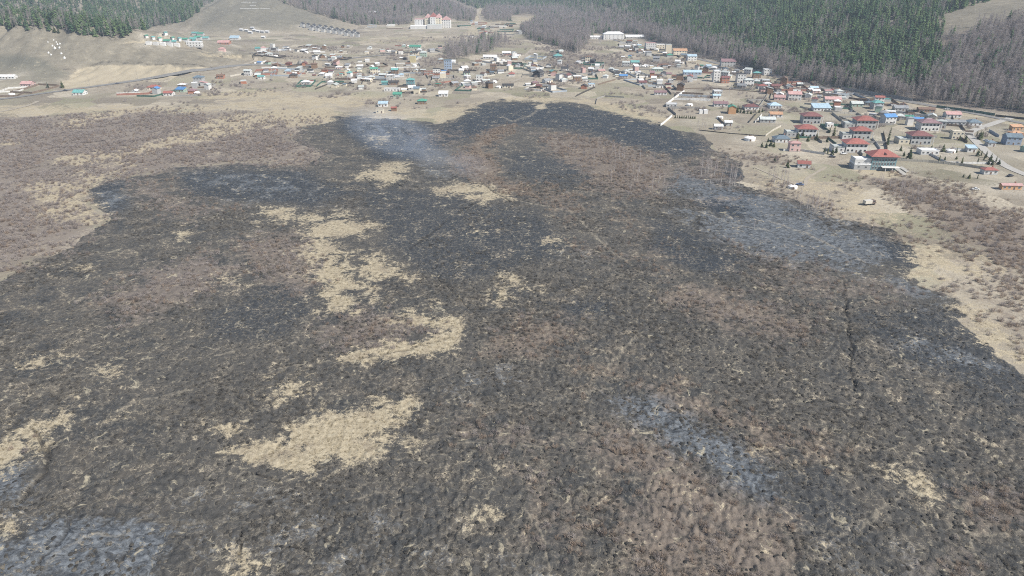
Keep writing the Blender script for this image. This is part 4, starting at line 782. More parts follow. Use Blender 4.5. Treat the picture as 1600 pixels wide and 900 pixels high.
for (u0, u1, vb, kind, rc, wc, lab, st, dr, rz) in [
    (1244, 1265, 263, 'gable', 'red', 'white', 'small white house with bright red gable roof alone on the dry grass', 1, .7, R0), (1533, 1554, 273, 'hip', 'red', 'white', 'low white house with crimson hip roof past the row of small pines', 1, .6, -4),
    (1562, 1592, 297, 'gable', 'pink', 'orange', 'long bright orange cabin with dull pink roof on the dry meadow', 1, .3, -4), (1376, 1396, 194, 'gable', 'blue', 'white', 'white house with vivid blue roof between the villas', 2, .8, 8),
    (1268, 1295, 174, 'shed', 'skyblue', 'white', 'long low shed with sky blue roof behind the maroon roofed villa', 1, .6, -4), (1361, 1376, 171, 'hip', 'teal', 'grey', 'square house with teal hip roof and tall white chimney wall', 2, .9, 0), (1328, 1346, 167, 'gable', 'pale', 'green', 'pale green grey gabled house near the wood road', 1, .7, -6),
    (1287, 1312, 160, 'gable', 'pink', 'white', 'long house with washed out pink roof and white gable ends', 1, .5, -6), (1229, 1250, 157, 'gable', 'pink', 'white', 'white house with salmon pink roof on a walled plot', 2, .7, -8), (1208, 1226, 157, 'gable', 'pink', 'pink', 'pink house with pink roof joined to a walled plot', 1, .7, -10),
    (1201, 1221, 184, 'gable', 'orange', 'white', 'white house with orange red roof in front of the pale blue house', 1, .6, -8), (1200, 1218, 170, 'hip', 'skyblue', 'white', 'white house with pale blue hip roof', 1, .8, 0), (1186, 1210, 192, 'gable', 'pale', 'grey', 'long shed with pale greenish roof beside the dry lawn', 1, .5, -6),
    (1208, 1231, 223, 'hip', 'slate', 'white', 'white house with slate blue hip roof between pines', 1, .7, 0), (1231, 1248, 237, 'hip', 'pink', 'pink', 'salmon pink house in front of the slate roofed house', 2, .7, -4), (1131, 1143, 197, 'gable', 'white', 'grey', 'small hut with white roof, farther of the two alone on the lawn', 1, .8, -4),
    (1115, 1128, 203, 'gable', 'white', 'grey', 'small hut with white roof, nearer of the two alone on the lawn', 1, .8, -4), (1136, 1149, 178, 'gable', 'green', 'orange', 'orange brick house with steep green roof beside dark pines', 2, .8, 82), (1161, 1183, 172, 'hip', 'maroon', 'white', 'white house with dark maroon hip roof behind a row of small pines', 1, .6, 0),
    (1092, 1097, 178, 'flat', 'white', 'white', 'left one of two white cube huts standing side by side', 1, 1., 0), (1099, 1105, 178, 'flat', 'white', 'white', 'bigger one of two white cube huts standing side by side', 1, 1., 0), (1114, 1136, 167, 'gable', 'purple', 'white', 'long white house with purple roof beside a tall grey wall', 1, .5, -4), (1113, 1125, 154, 'gable', 'skyblue', 'white', 'white hut with whitish blue roof behind the purple roofed house', 1, .6, -4),
    (1114, 1127, 147, 'flat', 'white', 'grey', 'flat roofed white hut standing alone on brown grass', 1, .8, 0), (1056, 1070, 142, 'gable', 'dark', 'brown', 'black gable roofed cabin at the corner of a long fence', 2, .9, 70), (1022, 1041, 149, 'gable', 'purple', 'white', 'long low house with mauve roof and white posts', 1, .45, -4), (1040, 1058, 168, 'flat', 'white', 'white', 'white half built house with bare walls beside the burnt edge', 1, .7, -10),
    (1113, 1123, 128, 'flat', 'white', 'white', 'tall narrow white tower house with flat roof', 4, .9, 0), (1126, 1138, 130, 'gable', 'maroon', 'brick', 'dark red brick house beside the white tower house', 2, .7, 0), (1150, 1163, 129, 'flat', 'dark', 'white', 'white modern house with black flat roof and black pillars', 3, .8, 0), (1161, 1176, 134, 'hip', 'pale', 'white', 'white two storey house with dark square windows', 2, .6, 0),
    (1072, 1083, 128, 'gable', 'red', 'white', 'white house with small red gable roof on the open brown field', 2, .8, 75), (1183, 1197, 139, 'hip', 'red', 'white', 'white house with rose red hip roof near the wood road', 1, .7, 0), (1204, 1217, 139, 'gable', 'maroon', 'brown', 'dark brown house with maroon roof beside the rose red roof', 1, .7, 0), (1031, 1043, 119, 'gable', 'dark', 'white', 'white house with black gable roof and dark arch', 1, .8, 75),
    (1192, 1204, 117, 'flat', 'white', 'white', 'white box house right at the wood edge', 2, .7, 0), (1018, 1036, 112, 'hip', 'pale', 'green', 'greenish grey long house behind the black gabled house', 1, .6, -6), (1067, 1095, 117, 'gable', 'skyblue', 'blue', 'long bluish workshop with pale blue roof', 1, .4, -4), (1125, 1148, 104, 'gable', 'purple', 'grey', 'grey house with violet roof under the wood edge', 2, .6, -6),
    (907, 918, 139, 'gable', 'dark', 'brick', 'brick red hut with steep black gable roof at the field edge', 1, .9, 78), (919, 929, 136, 'flat', 'skyblue', 'white', 'white blue box hut beside the brick red hut', 1, .9, 0), (865, 878, 91, 'hip', 'teal', 'teal', 'turquoise house with turquoise hip roof amid bare bushes', 1, .9, 0), (985, 998, 101, 'gable', 'teal', 'white', 'white house with turquoise roof on the green plot', 1, .7, 0),
    (833, 850, 121, 'gable', 'dark', 'black', 'black and grey striped barn beside the dirt lane', 2, .8, 60), (785, 802, 138, 'gable', 'dark', 'cream', 'cream long house with black roof edge on the meadow', 1, .5, 0), (744, 754, 127, 'flat', 'pale', 'white', 'white lavender box house on the grey field', 2, .8, 0), (755, 777, 92, 'gable', 'white', 'white', 'long white roofed warehouse in front of bare trees', 1, .4, -6), (785, 798, 86, 'gable', 'white', 'white', 'white roofed store beside the lane bend', 1, .6, -4),
    (766, 776, 110, 'hip', 'brown', 'brown', 'brown timber house beside the lane', 2, .9, 0), (640, 658, 76, 'gable', 'green', 'green', 'long barn with vivid green roof at the top of the village', 1, .5, -3), (636, 648, 134, 'hip', 'teal', 'teal', 'dark teal two storey house in the grey yard', 2, .9, 0), (615, 628, 152, 'gable', 'green', 'green', 'vivid green roofed house with green walls, behind the meadow', 1, .8, 0), (653, 667, 163, 'hip', 'green', 'brown', 'house with turquoise green hip roof and brown porch near the burnt edge', 1, .8, 0),
    (695, 706, 110, 'flat', 'slate', 'blue', 'tall bluish violet block rising over the low huts', 4, .9, 0), (686, 700, 151, 'shed', 'white', 'white', 'white box store standing alone on grey grass', 1, .7, 0), (641, 650, 98, 'flat', 'pale', 'yellow', 'yellow and blue house behind bare bushes', 3, .8, 0), (657, 667, 89, 'hip', 'pale', 'green', 'pale greenish house beside the yellow and blue house', 2, .9, 0), (608, 623, 133, 'gable', 'dark', 'brown', 'dark brown barn behind the white walled yard', 1, .6, 0), (597, 606, 133, 'gable', 'teal', 'teal', 'small turquoise shed beside the dark barn', 1, .8, 0),
    (601, 625, 143, 'flat', 'white', 'white', 'long white walled store in front of the dark barn', 1, .25, 0), (592, 606, 167, 'shed', 'skyblue', 'white', 'pale bluish shed nearest the fire line under the green roofs', 1, .6, 0), (588, 600, 177, 'flat', 'cream', 'cream', 'cream low hut on the edge of the burnt field', 1, .6, 0), (612, 620, 174, 'gable', 'red', 'brown', 'tiny red shed on the edge of the burnt field', 1, .8, 0),
    (1475, 1498, 184, 'gable', 'pink', 'white', 'white walled house with dusty pink roof by the wood road', 1, .6, -6), (1509, 1529, 197, 'hip', 'slate', 'white', 'house with grey hip roof and white gable wall by the street', 1, .8, -4), (1578, 1595, 204, 'shed', 'orange', 'orange', 'orange roofed shed on the fenced corner plot', 1, .5, 0), (1576, 1594, 214, 'hip', 'orange', 'brick', 'brick orange house in front of the orange shed', 1, .6, 0),
    (1566, 1590, 227, 'gable', 'slate', 'blue', 'slate blue house with steep dark roof beside the street', 2, .8, -10), (1596, 1612, 238, 'gable', 'teal', 'green', 'turquoise shed at the end of a concrete street', 1, .7, 0), (1508, 1522, 238, 'shed', 'skyblue', 'white', 'small white blue hut beside the concrete street', 1, .8, -6), (1434, 1462, 242, 'flat', 'white', 'white', 'low white unfinished house with empty window holes', 1, .6, -4),
    (1484, 1502, 218, 'flat', 'cream', 'cream', 'cream yellow walled house between broken yard walls', 2, .6, -8), (1540, 1552, 229, 'hip', 'slate', 'grey', 'small grey blue hut beside the parked cars of the street', 1, .8, 0), (1415, 1424, 196, 'hip', 'grey', 'white', 'white and grey house behind the villa annex', 2, .8, 0), (1395, 1416, 174, 'gable', 'grey', 'grey', 'grey house with pale gable near the wood road', 1, .6, -6), (1433, 1458, 176, 'gable', 'brown', 'brown', 'long brown shed with pale end wall', 1, .4, -8),
    (1475, 1505, 196, 'gable', 'grey', 'grey', 'long grey shed behind the cream house', 1, .35, -6), (1290, 1300, 199, 'flat', 'white', 'white', 'white round fronted shelter between the red roofed villas', 1, .8, 0), (233, 250, 141, 'hip', 'red', 'cream', 'house with dusky red hip roof beside the highway', 1, .7, 0), (258, 272, 150, 'gable', 'red', 'white', 'red roofed hut in the walled yard under the highway', 1, .7, 0), (118, 134, 149, 'gable', 'teal', 'white', 'turquoise roofed house just below the highway', 1, .8, 0),
    (37, 53, 136, 'gable', 'pink', 'pink', 'pinkish red house at the foot of the bare hill', 1, .8, 0), (2, 26, 124, 'gable', 'white', 'white', 'long white roofed farm building under the bare hill', 1, .35, 0), (305, 319, 130, 'hip', 'slate', 'grey', 'blue grey house beside the highway bend', 2, .8, 0), (340, 351, 123, 'gable', 'brown', 'brick', 'dark red brown barn by the highway', 1, .7, 0), (404, 414, 124, 'gable', 'teal', 'white', 'small turquoise roofed house on the grey field', 1, .7, 0),
    (361, 375, 62, 'gable', 'skyblue', 'white', 'sky blue roofed lodge with white walls on the hill foot', 1, .8, 0), (342, 360, 70, 'gable', 'pink', 'brick', 'brick red lodge on the hill foot', 1, .6, 0), (343, 352, 80, 'hip', 'pink', 'pink', 'pink hut below the brick red lodge', 1, .8, 0), (294, 317, 76, 'flat', 'white', 'white', 'long white block in front of the green roofed camp', 2, .35, 0), (400, 409, 79, 'gable', 'teal', 'white', 'turquoise hut at the lane end under the hill', 1, .8, 0),
    (1008, 1024, 77, 'flat', 'pink', 'white', 'white and red apartment house beside the wood', 3, .7, 0), (1039, 1048, 83, 'flat', 'pale', 'cream', 'cream tower house beside the wood', 4, .8, 0), (1051, 1072, 86, 'gable', 'orange', 'cream', 'ochre long house beside the wood', 2, .5, 0), (1025, 1038, 76, 'flat', 'white', 'cream', 'cream long house between the apartment houses', 2, .6, 0), (942, 974, 62, 'hip', 'white', 'white', 'white guest house with turrets amid bare trees', 3, .4, 0), (922, 941, 61, 'gable', 'white', 'white', 'long white roofed hall amid bare trees', 1, .4, 0), (977, 1006, 60, 'gable', 'white', 'grey', 'long white roofed hall beside the guest house', 1, .3, 0),
    (1073, 1087, 95, 'gable', 'skyblue', 'white', 'pale blue roofed house at the wood edge', 2, .7, 0), (576, 592, 24, 'gable', 'white', 'brown', 'long pale roofed lodge in the far leafless wood', 2, .4, 0)]:
    big = (u1-u0) > 9; B('house', u0, u1, vb, kind, rc, wc, lab, st, dr, rz, detail=2 if (u1-u0) > 14 else (1 if big else 0), chimney=big)
# tall chimney wall, hotel, camp and cottage rows
def hotel():
    x, y, z = (float(q[0]) for q in ground(676, 45)); t = empty('hotel', (x, y, z), 0); k = math.hypot(x, y)/F*.88
    for (a, b_, h, d0, d1, wc, rc, kind) in ((-30, -16, 17, 6, 30, 'white', 'pink', 'flat'), (-13, -4, 20, 8, 30, 'cream', 'pink', 'hip'), (-4, 5, 22, 4, 34, 'white', 'red', 'hip'), (5, 14, 20, 6, 32, 'cream', 'pink', 'hip'), (14, 29, 16, 10, 30, 'white', 'pink', 'hip'), (-36, -8, 6, -8, 5.9, 'white', 'white', 'flat'), (-8, 16, 8, -10, 3.9, 'white', 'pale', 'flat')):
        a, b_ = a*k, b_*k; w, d = b_-a-.06, d1-d0; V, Fc = wall_mesh('hip', w, d, h, 3); wo = mesh_obj('wall', V, Fc, wallm(wc), t); wo.location = ((a+b_)/2, (d0+d1)/2, 0)
        V, Fc = roof_mesh(kind, w, d, h+.01, 7, .5 if kind == 'hip' else .05, None); r_ = mesh_obj('roof', V, Fc, roofm(rc), t); r_.location = wo.location
        if h > 10:
            for s_ in range(int(h//4)):
                for i in range(int(w//4.5)): add_window(wo, -w/2+w*(i+.5)/int(w//4.5), -d/2, 2.4+4*s_, 1.7, 2.1)
    tag(t, 'large cream and white hotel with stepped red and pink roofs at valley head', 'hotel'); placed.append((x, y, 60))
hotel()
def row_label(i): return 'dark gabled cottage in the two matching rows on the bare slope'
for r0 in range(2):
    for i in range(10 if r0 == 0 else 9):
        u = 473+i*9.0+r0*14; v = 43+i*1.15+r0*5.2+(1 if i > 5 else 0)
        B('cottage', u-3.1, u+3.1, v, 'gable', 'dark', 'grey', row_label(i), 2, 1., 80, detail=0, cat='cottage', group='matching dark cottages on the slope', chimney=False, rh=3.2)
for i in range(9):
    u = 229+i*10.5; B('camp_cabin', u-3, u+3, 60+i*.9+(i % 3)*1.2, 'gable', 'teal' if i % 2 else 'green', 'white', 'small white cabin with turquoise roof in the camp under the wooded hill' if i % 2 else 'small white cabin with green roof in the camp under the wooded hill', 1, .9, 60, detail=0, group='green roofed camp cabins', cat='cabin', chimney=False)
for i in range(5):
    u = 233+i*11; B('camp_cabin', u-4, u+4, 70+i*.8, 'flat', 'white', 'white', 'low white roofed cabin in the row along the front of the camp', 1, .6, 0, detail=0, group='white camp cabins', cat='cabin', chimney=False)
for i, (u, v) in enumerate(((262, 68), (272, 69), (290, 66), (303, 65), (310, 62), (306, 55), (314, 56), (322, 62))):
    B('camp_house', u-5, u+5, v, 'gable', 'teal' if i % 2 else 'green', 'grey', 'grey camp house with turquoise roof behind the white cabin row' if i % 2 else 'grey camp house with green roof behind the white cabin row', 1, .7, 0, detail=0, group='camp houses', cat='house', chimney=False)
for i, (u, v) in enumerate(((378, 49), (386, 50), (392, 53), (398, 50), (404, 51), (411, 52), (418, 52), (412, 60), (395, 46))):
    B('chalet', u-3.5, u+3.5, v, 'gable', 'white', 'grey', 'white roofed chalet in the small cluster under the stone lettered hill', 1, .6, -20, detail=0, group='white roofed chalets', cat='house', chimney=False)
# felt tents
def ger(u, vb, rpx, label, group=None):
    x, y, z = (float(q[0]) for q in ground(u, vb)); fwd = y*CP+(CAM_H-z)*SP; r_ = rpx*fwd/F; t = empty('felt_tent', (x, y+r_, z), random.uniform(-.4, .4))
    V, Fc, n = [], [], 16
    for (rr, zz) in ((1, -.3), (1, 1.55), (1.04, 1.6), (.62, 2.25), (.18, 2.65)):
        for k in range(n): V.append((r_*rr*math.cos(6.2832*k/n), r_*rr*math.sin(6.2832*k/n), zz*r_/3.2))
    q = 1 if True else 0
    side = [(i*n+k, i*n+(k+1) % n, (i+1)*n+(k+1) % n, (i+1)*n+k) for i in range(1) for k in range(n)]; top = [(i*n+k, i*n+(k+1) % n, (i+1)*n+(k+1) % n, (i+1)*n+k) for i in range(1, 4) for k in range(n)]
    mesh_obj('wall', V, side, M_FELT, t); mesh_obj('roof', V, top, M_FELT, t)
    V, Fc = boxes([(-r_*.2, r_*.2, -r_*.2, r_*.2, 2.6*r_/3.2, 2.78*r_/3.2)]); mesh_obj('crown_ring', V, Fc, M_DOOR, t)
    data_obj('door', shared('door', door_fn, M_DOOR, M_FRAME), t, (0, -r_-.02, 0), 0, (.95, 1, 1.5)); tag(t, label, 'tent', group); placed.append((x, y+r_, r_*1.3)); return t
M_FELT = plain('white_felt', (.74, .73, .70), .95, .12, .8)
ger(1174, 221, 8.5, 'large round white felt tent on the dry grass beside young pines'); ger(1241, 296, 7, 'white felt tent close to the burnt edge beside bare birches'); ger(1126, 186, 5, 'white felt tent with low white walls near the two white roofed huts')
# hill letters, shrine stones
def stones(name, runs, size, mat, label, cat, group=None):
    for (u0, u1, v) in runs:
        V, Fc = [], []; n = int((u1-u0)*1.1); x, y, z = ground(np.linspace(u0, u1, n), np.full(n, v)); t = None
        for i in range(n):
            if random.random() < .12: continue
            s = size*random.uniform(.6, 1.1); k = len(V); V += [(float(x[i])+a*s*random.uniform(.8, 1.1), float(y[i])+b_*s*2.4, float(z[i])+c*.35+.05) for a, b_, c in boxv(-1, 1, -1, 1, -1, 1)]; Fc += [tuple(q+k for q in f_) for f_ in BOXF]
        o = mesh_obj(name, V, Fc, mat); tag(o, label, cat, group)
M_STONE = plain('whitewashed_stone', (.62, .62, .60), .9, .25, .7)
stones('stone_lettering', [(376, 400, 3.5)], .75, M_STONE, 'upper row of faded whitewashed stones laid on the bare cone hill', 'stones')
stones('stone_lettering', [(391, 399, 8.5)], .75, M_STONE, 'short middle row of whitewashed stones laid on the bare cone hill', 'stones')
stones('stone_lettering', [(376, 392, 13.6), (395, 401, 13.5), (403, 421, 13)], .75, M_STONE, 'piece of the long lowest row of whitewashed stones on the cone hill', 'stones', 'lowest row of hill stones')
for i, (u, v, s) in enumerate(((86, 76, 1.8), (76, 83, 1.3), (96, 84, 1.3), (101, 91, 1.6), (90, 70, 1.3), (82, 72, 1.2), (93, 75, 1.4), (80, 86, 1.2), (88, 66, 1.), (75, 66, .9), (94, 69, 1.2), (84, 63, .9))):
    x, y, z = (float(q[0]) for q in ground(u, v)); V, Fc, n = [], [], 8
    for (rr, zz) in ((1, -.5), (1, .5), (.7, .55), (.75, 1.1), (.35, 1.5), (.10, 2.5), (.02, 2.7)):
        for k in range(n): V.append((s*rr*math.cos(6.2832*k/n+.39), s*rr*math.sin(6.2832*k/n+.39), s*.62*zz))
    Fc = [(a*n+k, a*n+(k+1) % n, (a+1)*n+(k+1) % n, (a+1)*n+k) for a in range(6) for k in range(n)]
    o = mesh_obj('shrine', V, Fc, M_STONE); o.location = (x, y, z); tag(o, 'small white shrine in the cluster on the bare hillside', 'shrine', 'white shrines on the bare hill')
# concrete slabs beside the glazed villa
for pts, lab in (([(1394, 262), (1400, 261), (1416, 273), (1410, 274)], 'broad pale concrete slab sloping down beside the glazed villa'), ([(1404, 262), (1409, 261), (1420, 268), (1416, 270)], 'narrow pale concrete slab beside the broader slab and glazed villa')):
    p = px(pts); V = [(x, y, z+.5) for x, y, z in p]+[(x, y, z-.5) for x, y, z in p]; tag(mesh_obj('concrete_slab', V, [(0, 1, 2, 3), (0, 4, 5, 1), (1, 5, 6, 2), (2, 6, 7, 3), (3, 7, 4, 0)], M_CONC), lab, 'slab')
# ------------------------------------------------------------------ fences
FENCEC = dict(brown=(.17, .13, .10), grey=(.30, .29, .27), white=(.66, .65, .62), dark=(.07, .065, .06), green=(.06, .14, .11), pale=(.45, .42, .36), blue=(.36, .40, .44), red=(.34, .17, .13))
def fence(pts, c, label, h=1.7, group='fences of the village plots', name='fence', wall=False, world=False):
    P = pts if world else px(pts); m = plain('fence_'+c, FENCEC[c], .9, .35, .5, rnd=.15); V, Fc, pv, pf = [], [], [], []; x0, y0, z0 = P[0]
    for (ax, ay, az_), (bx, by, bz) in zip(P[:-1], P[1:]):
        L = math.hypot(bx-ax, by-ay); n = max(1, int(L/3.)); dx, dy = (bx-ax)/L, (by-ay)/L
        for i in range(n):
            qa, qb = L*i/n, L*(i+1)/n; xa, ya, xb, yb = ax+dx*qa, ay+dy*qa, ax+dx*qb, ay+dy*qb; za = hfast(xa, ya); zb = hfast(xb, yb); hh = h*random.uniform(.93, 1.05); th = .14 if wall else .04
            k = len(V)
            for (xx, yy, zz) in ((xa, ya, za), (xb, yb, zb)):
                for s_ in (-th, th):
                    for q in (-.4, hh): V.append((xx-dy*s_-x0, yy+dx*s_-y0, zz+q-z0))
            Fc += [(k, k+1, k+5, k+4), (k+2, k+6, k+7, k+3), (k+1, k+3, k+7, k+5), (k, k+2, k+3, k+1), (k+4, k+5, k+7, k+6)]
            k = len(pv); w_ = .16 if wall else .09; pv += [(a+xa-x0, b_+ya-y0, c_+za-z0) for a, b_, c_ in boxv(-w_, w_, -w_, w_, -.4, h*1.1)]; pf += [tuple(k+i_ for i_ in f_) for f_ in BOXF]
    t = empty(name, (x0, y0, z0)); mesh_obj('boarding' if not wall else 'wall_run', V, Fc, m, t); mesh_obj('post_row', pv, pf, m, t)['kind'] = 'stuff'; tag(t, label, 'fence' if not wall else 'wall', group); return t
for pts, c, lab, h, w in [
    ([(1039, 166), (1052, 156), (1069, 144)], 'white', 'white plot wall running past the black gabled cabin', 2.2, True), ([(1052, 156), (1110, 158)], 'white', 'long straight white plot wall beside the half built house', 2.2, True), ([(1032, 197), (1041, 190), (1050, 182)], 'white', 'short broken white wall at the burnt field edge', 1.8, True),
    ([(1386, 246), (1400, 251), (1450, 254), (1500, 259), (1540, 265)], 'pale', 'pale concrete fence with many posts past the glazed villa', 1.8, False), ([(1224, 236), (1250, 236), (1288, 242)], 'white', 'white fence in front of the salmon pink house', 1.6, False), ([(1092, 204), (1140, 209), (1195, 213)], 'dark', 'long dark fence along the lawn of the two white roofed huts', .7, False),
    ([(1170, 192), (1182, 178)], 'dark', 'dark fence beside the long greenish roofed shed', 1.5, False), ([(1180, 176), (1192, 160), (1200, 148)], 'grey', 'tall grey fence running up from the maroon roofed house', 2., False), ([(1196, 213), (1207, 205), (1220, 198)], 'pale', 'pale fence at the side of the dry lawn', 1.5, False), ([(1463, 168), (1500, 173), (1554, 181)], 'green', 'long dark green fence beside the wood road', 2.2, False),
    ([(1555, 182), (1600, 187), (1680, 198)], 'dark', 'black fence that carries on past the green fence', 1.8, False), ([(1252, 137), (1292, 143)], 'brown', 'brown board fence by the wood road', 1.8, False), ([(1314, 139), (1380, 150), (1425, 158)], 'grey', 'long grey wall under the leafless wood', 2.4, True), ([(1310, 152), (1365, 160)], 'brown', 'brown fence behind the pale green house', 1.8, False), ([(900, 151), (930, 137)], 'dark', 'dark fence from the field to the brick red hut', 1.6, False), ([(935, 133), (962, 125)], 'brown', 'brown fence beyond the white blue box hut', 1.6, False),
    ([(1036, 134), (1049, 148)], 'brown', 'brown fence at the end of the mauve roofed house', 1.6, False), ([(931, 163), (933, 155), (945, 151), (975, 153)], 'grey', 'thin grey fence round a bare plot at the burnt edge', 1.4, False), ([(1060, 150), (1120, 153)], 'blue', 'bluish wall beyond the long white plot wall', 2., True), ([(1010, 140), (1110, 138), (1200, 145)], 'brown', 'long brown fence across the open brown field', .8, False), ([(1190, 181), (1180, 192)], 'white', 'white sloping wall end of the greenish shed', 1.8, True),
    ([(1250, 168), (1262, 171), (1320, 178)], 'pale', 'pale wall behind the maroon roofed villa', 1.6, True), ([(1400, 176), (1470, 186), (1505, 198)], 'white', 'white wall line between yards by the wood road', 1.8, True), ([(1470, 205), (1520, 212)], 'pale', 'broken pale yard wall before the street', 1.6, True), ([(1380, 208), (1386, 235)], 'brown', 'brown fence beside the tall dark cypress like tree', 1.8, False), ([(183, 148), (219, 147)], 'white', 'white yard wall under the highway', 2., True), ([(360, 120), (382, 116)], 'pale', 'pale yard wall by the dark red barn', 1.6, True)]:
    fence(pts, c, lab, h, None, 'plot_wall' if w else 'fence', w)
# ------------------------------------------------------------------ village plots: a fence, a house, sheds, now and then a felt tent
PLOTS = [([(1085, 98), (1200, 122), (1440, 172), (1500, 186), (1495, 205), (1460, 200), (1300, 172), (1200, 150), (1090, 118)], 46, (-14, 10)), ([(930, 84), (1085, 98), (1100, 130), (1030, 138), (930, 125), (900, 112)], 32, (-6, 12)), ([(960, 64), (1010, 66), (1090, 90), (1085, 98), (1000, 86)], 15, (-10, 10)),
         ([(700, 100), (800, 86), (900, 80), (930, 110), (900, 140), (820, 142), (700, 140)], 46, (10, 20)), ([(560, 74), (700, 72), (690, 108), (700, 140), (640, 150), (560, 130)], 36, (4, 14)), ([(400, 74), (560, 72), (560, 100), (420, 104)], 24, (0, 12)), ([(430, 104), (560, 102), (570, 140), (470, 132)], 18, (0, 12)),
         ([(190, 150), (300, 128), (430, 108), (430, 120), (300, 150)], 13, (0, 12)), ([(720, 36), (800, 36), (820, 60), (740, 62)], 26, (0, 10)), ([(0, 128), (50, 130), (60, 148), (0, 150)], 5, (0, 8)), ([(600, 34), (660, 40), (640, 50), (560, 48)], 8, (0, 8)), ([(1500, 200), (1600, 205), (1600, 250), (1530, 240)], 7, (-14, 8)), ([(1280, 178), (1500, 205), (1505, 248), (1400, 240), (1270, 232)], 20, (-8, 8)), ([(1060, 140), (1200, 160), (1235, 205), (1120, 200), (1060, 180)], 9, (-8, 8))]
RP = random.Random(23); taken = list(placed)
WALLPICK = ['white']*8+['grey']*6+['cream']*4+['brown']*4+['brick', 'pink', 'green', 'black']
ROOFPICK = ['white']*11+['pale']*7+['grey']*4+['dark']*4+['brown']*3+['red', 'maroon', 'maroon', 'purple', 'pink', 'green', 'teal', 'slate', 'blue', 'skyblue']
WHERE = ['on the plots under the wood road', 'around the open brown field', 'beside the far wood edge', 'along the dirt lane of the village', 'in the yards below the green barn', 'in the settlement under the cone hill', 'on the plots beside the pale meadow', 'below the highway', 'behind the belt of bare trees', 'under the bare hill', 'beside the hotel', 'along the concrete street', 'between the villas', 'around the lawns with white roofed huts']
cnt = dict(h=0, s=0, f=0, g=0)
def free(x, y, r_):
    return all((x-a)**2+(y-b_)**2 > (r_+c)**2 for a, b_, c in taken)
for zi, (poly, n, (a0, aj)) in enumerate(PLOTS):
    us = [p[0] for p in poly]; vs = [p[1] for p in poly]; got = 0
    for tries in range(n*14):
        if got >= n: break
        u, v = RP.uniform(min(us), max(us)), RP.uniform(min(vs), max(vs))
        if poly_sd(np.array([u]), np.array([v]), poly)[0] < 0: continue
        x, y, z = (float(q[0]) for q in ground(u, v)); W_, D_ = RP.uniform(16, 34), RP.uniform(18, 42); th = math.radians(RP.gauss(a0, aj))
        w, d = RP.uniform(4.6, 9.0), RP.uniform(4.2, 7)
        if not free(x, y, 7): continue
        got += 1; taken.append((x, y, 7)); c_, s_ = math.cos(th), math.sin(th)
        def loc(px_, py_):
            X, Y = x+px_*c_-py_*s_, y+px_*s_+py_*c_; return X, Y, hfast(X, Y)
        rc = RP.choice(ROOFPICK); wc = RP.choice(WALLPICK); kd = RP.choice(['gable']*5+['hip']*3+['shed', 'flat']); st = 2 if RP.random() < .28 else 1
        shape = {'gable': 'gable', 'hip': 'hip', 'shed': 'lean-to', 'flat': 'flat'}[kd]
        if cnt['h'] < 235:
            cnt['h'] += 1; scr = 1066*w/math.hypot(x, y)
            building('house', (x, y, z), th+(math.pi/2 if RP.random() < .35 else 0), w, d, 2.7*st, kd, rc, wc, f'{"two storey" if st == 2 else "small"} {wc} house with {rc} {shape} roof {WHERE[zi]}', 'house', f'village houses {WHERE[zi]}', 1 if scr > 9 else 0, st, chimney=scr > 8)
        if RP.random() < .75 and cnt['s'] < 170:
            cnt['s'] += 1; X, Y, Z = loc(RP.choice((-1, 1))*W_*.3, D_*RP.uniform(-.3, .35)); rc = RP.choice(ROOFPICK); wc = RP.choice(['brown', 'grey', 'white', 'cream'])
            if free(X, Y, 1): building('shed', (X, Y, Z), th, RP.uniform(3, 7), RP.uniform(2.5, 4.5), 2.2, RP.choice(['shed', 'gable', 'flat']), rc, wc, f'{wc} shed with {rc} roof {WHERE[zi]}', 'shed', f'sheds {WHERE[zi]}', 0, 1, chimney=False, rh=.8); taken.append((X, Y, 2.5))
        if RP.random() < .62:
            cnt['f'] += 1; P = [loc(-W_/2, -D_/2), loc(W_/2, -D_/2), loc(W_/2, D_/2), loc(-W_/2, D_/2), loc(-W_/2, -D_/2)]; k = RP.choice((2, 3, 3, 4, 5)); o_ = RP.randint(0, 2); Q = (P[:-1]*2)[o_:o_+k]
            fc = RP.choice(['brown', 'brown', 'grey', 'grey', 'dark', 'pale', 'white', 'green', 'blue', 'red'])
            if len(Q) > 1: fence(Q, fc, f'{fc} board fence of a house plot {WHERE[zi]}', RP.uniform(1.4, 2.), f'plot fences {WHERE[zi]}', world=True)
        if RP.random() < .13:
            X, Y, Z = loc(W_*.25, -D_*.2)
            if free(X, Y, 2): uu, vv = project(X, Y, Z); ger(float(uu), float(vv), 3.0*F/(Y*CP+(CAM_H-Z)*SP), f'white felt tent in a house plot {WHERE[zi]}', f'felt tents {WHERE[zi]}'); cnt['g'] += 1; taken.append((X, Y, 3))
print(cnt)
# ------------------------------------------------------------------ garden trees, birches, thickets
def trees_at(lst, name, K, label, cat, group, h0):
    for (u, v, hpx) in lst:
        x, y, z = (float(q[0]) for q in ground(u, v)); fwd = y*CP+(CAM_H-z)*SP; k = random.choice(K); hh = max(q.co.z for q in k[1].vertices) if False else None
        s = hpx*fwd/F/.93/h0[K.index(k)]; t = plant_tree(name, k, x, y, z-.1, s, random.uniform(0, 6.28), label, cat, group)

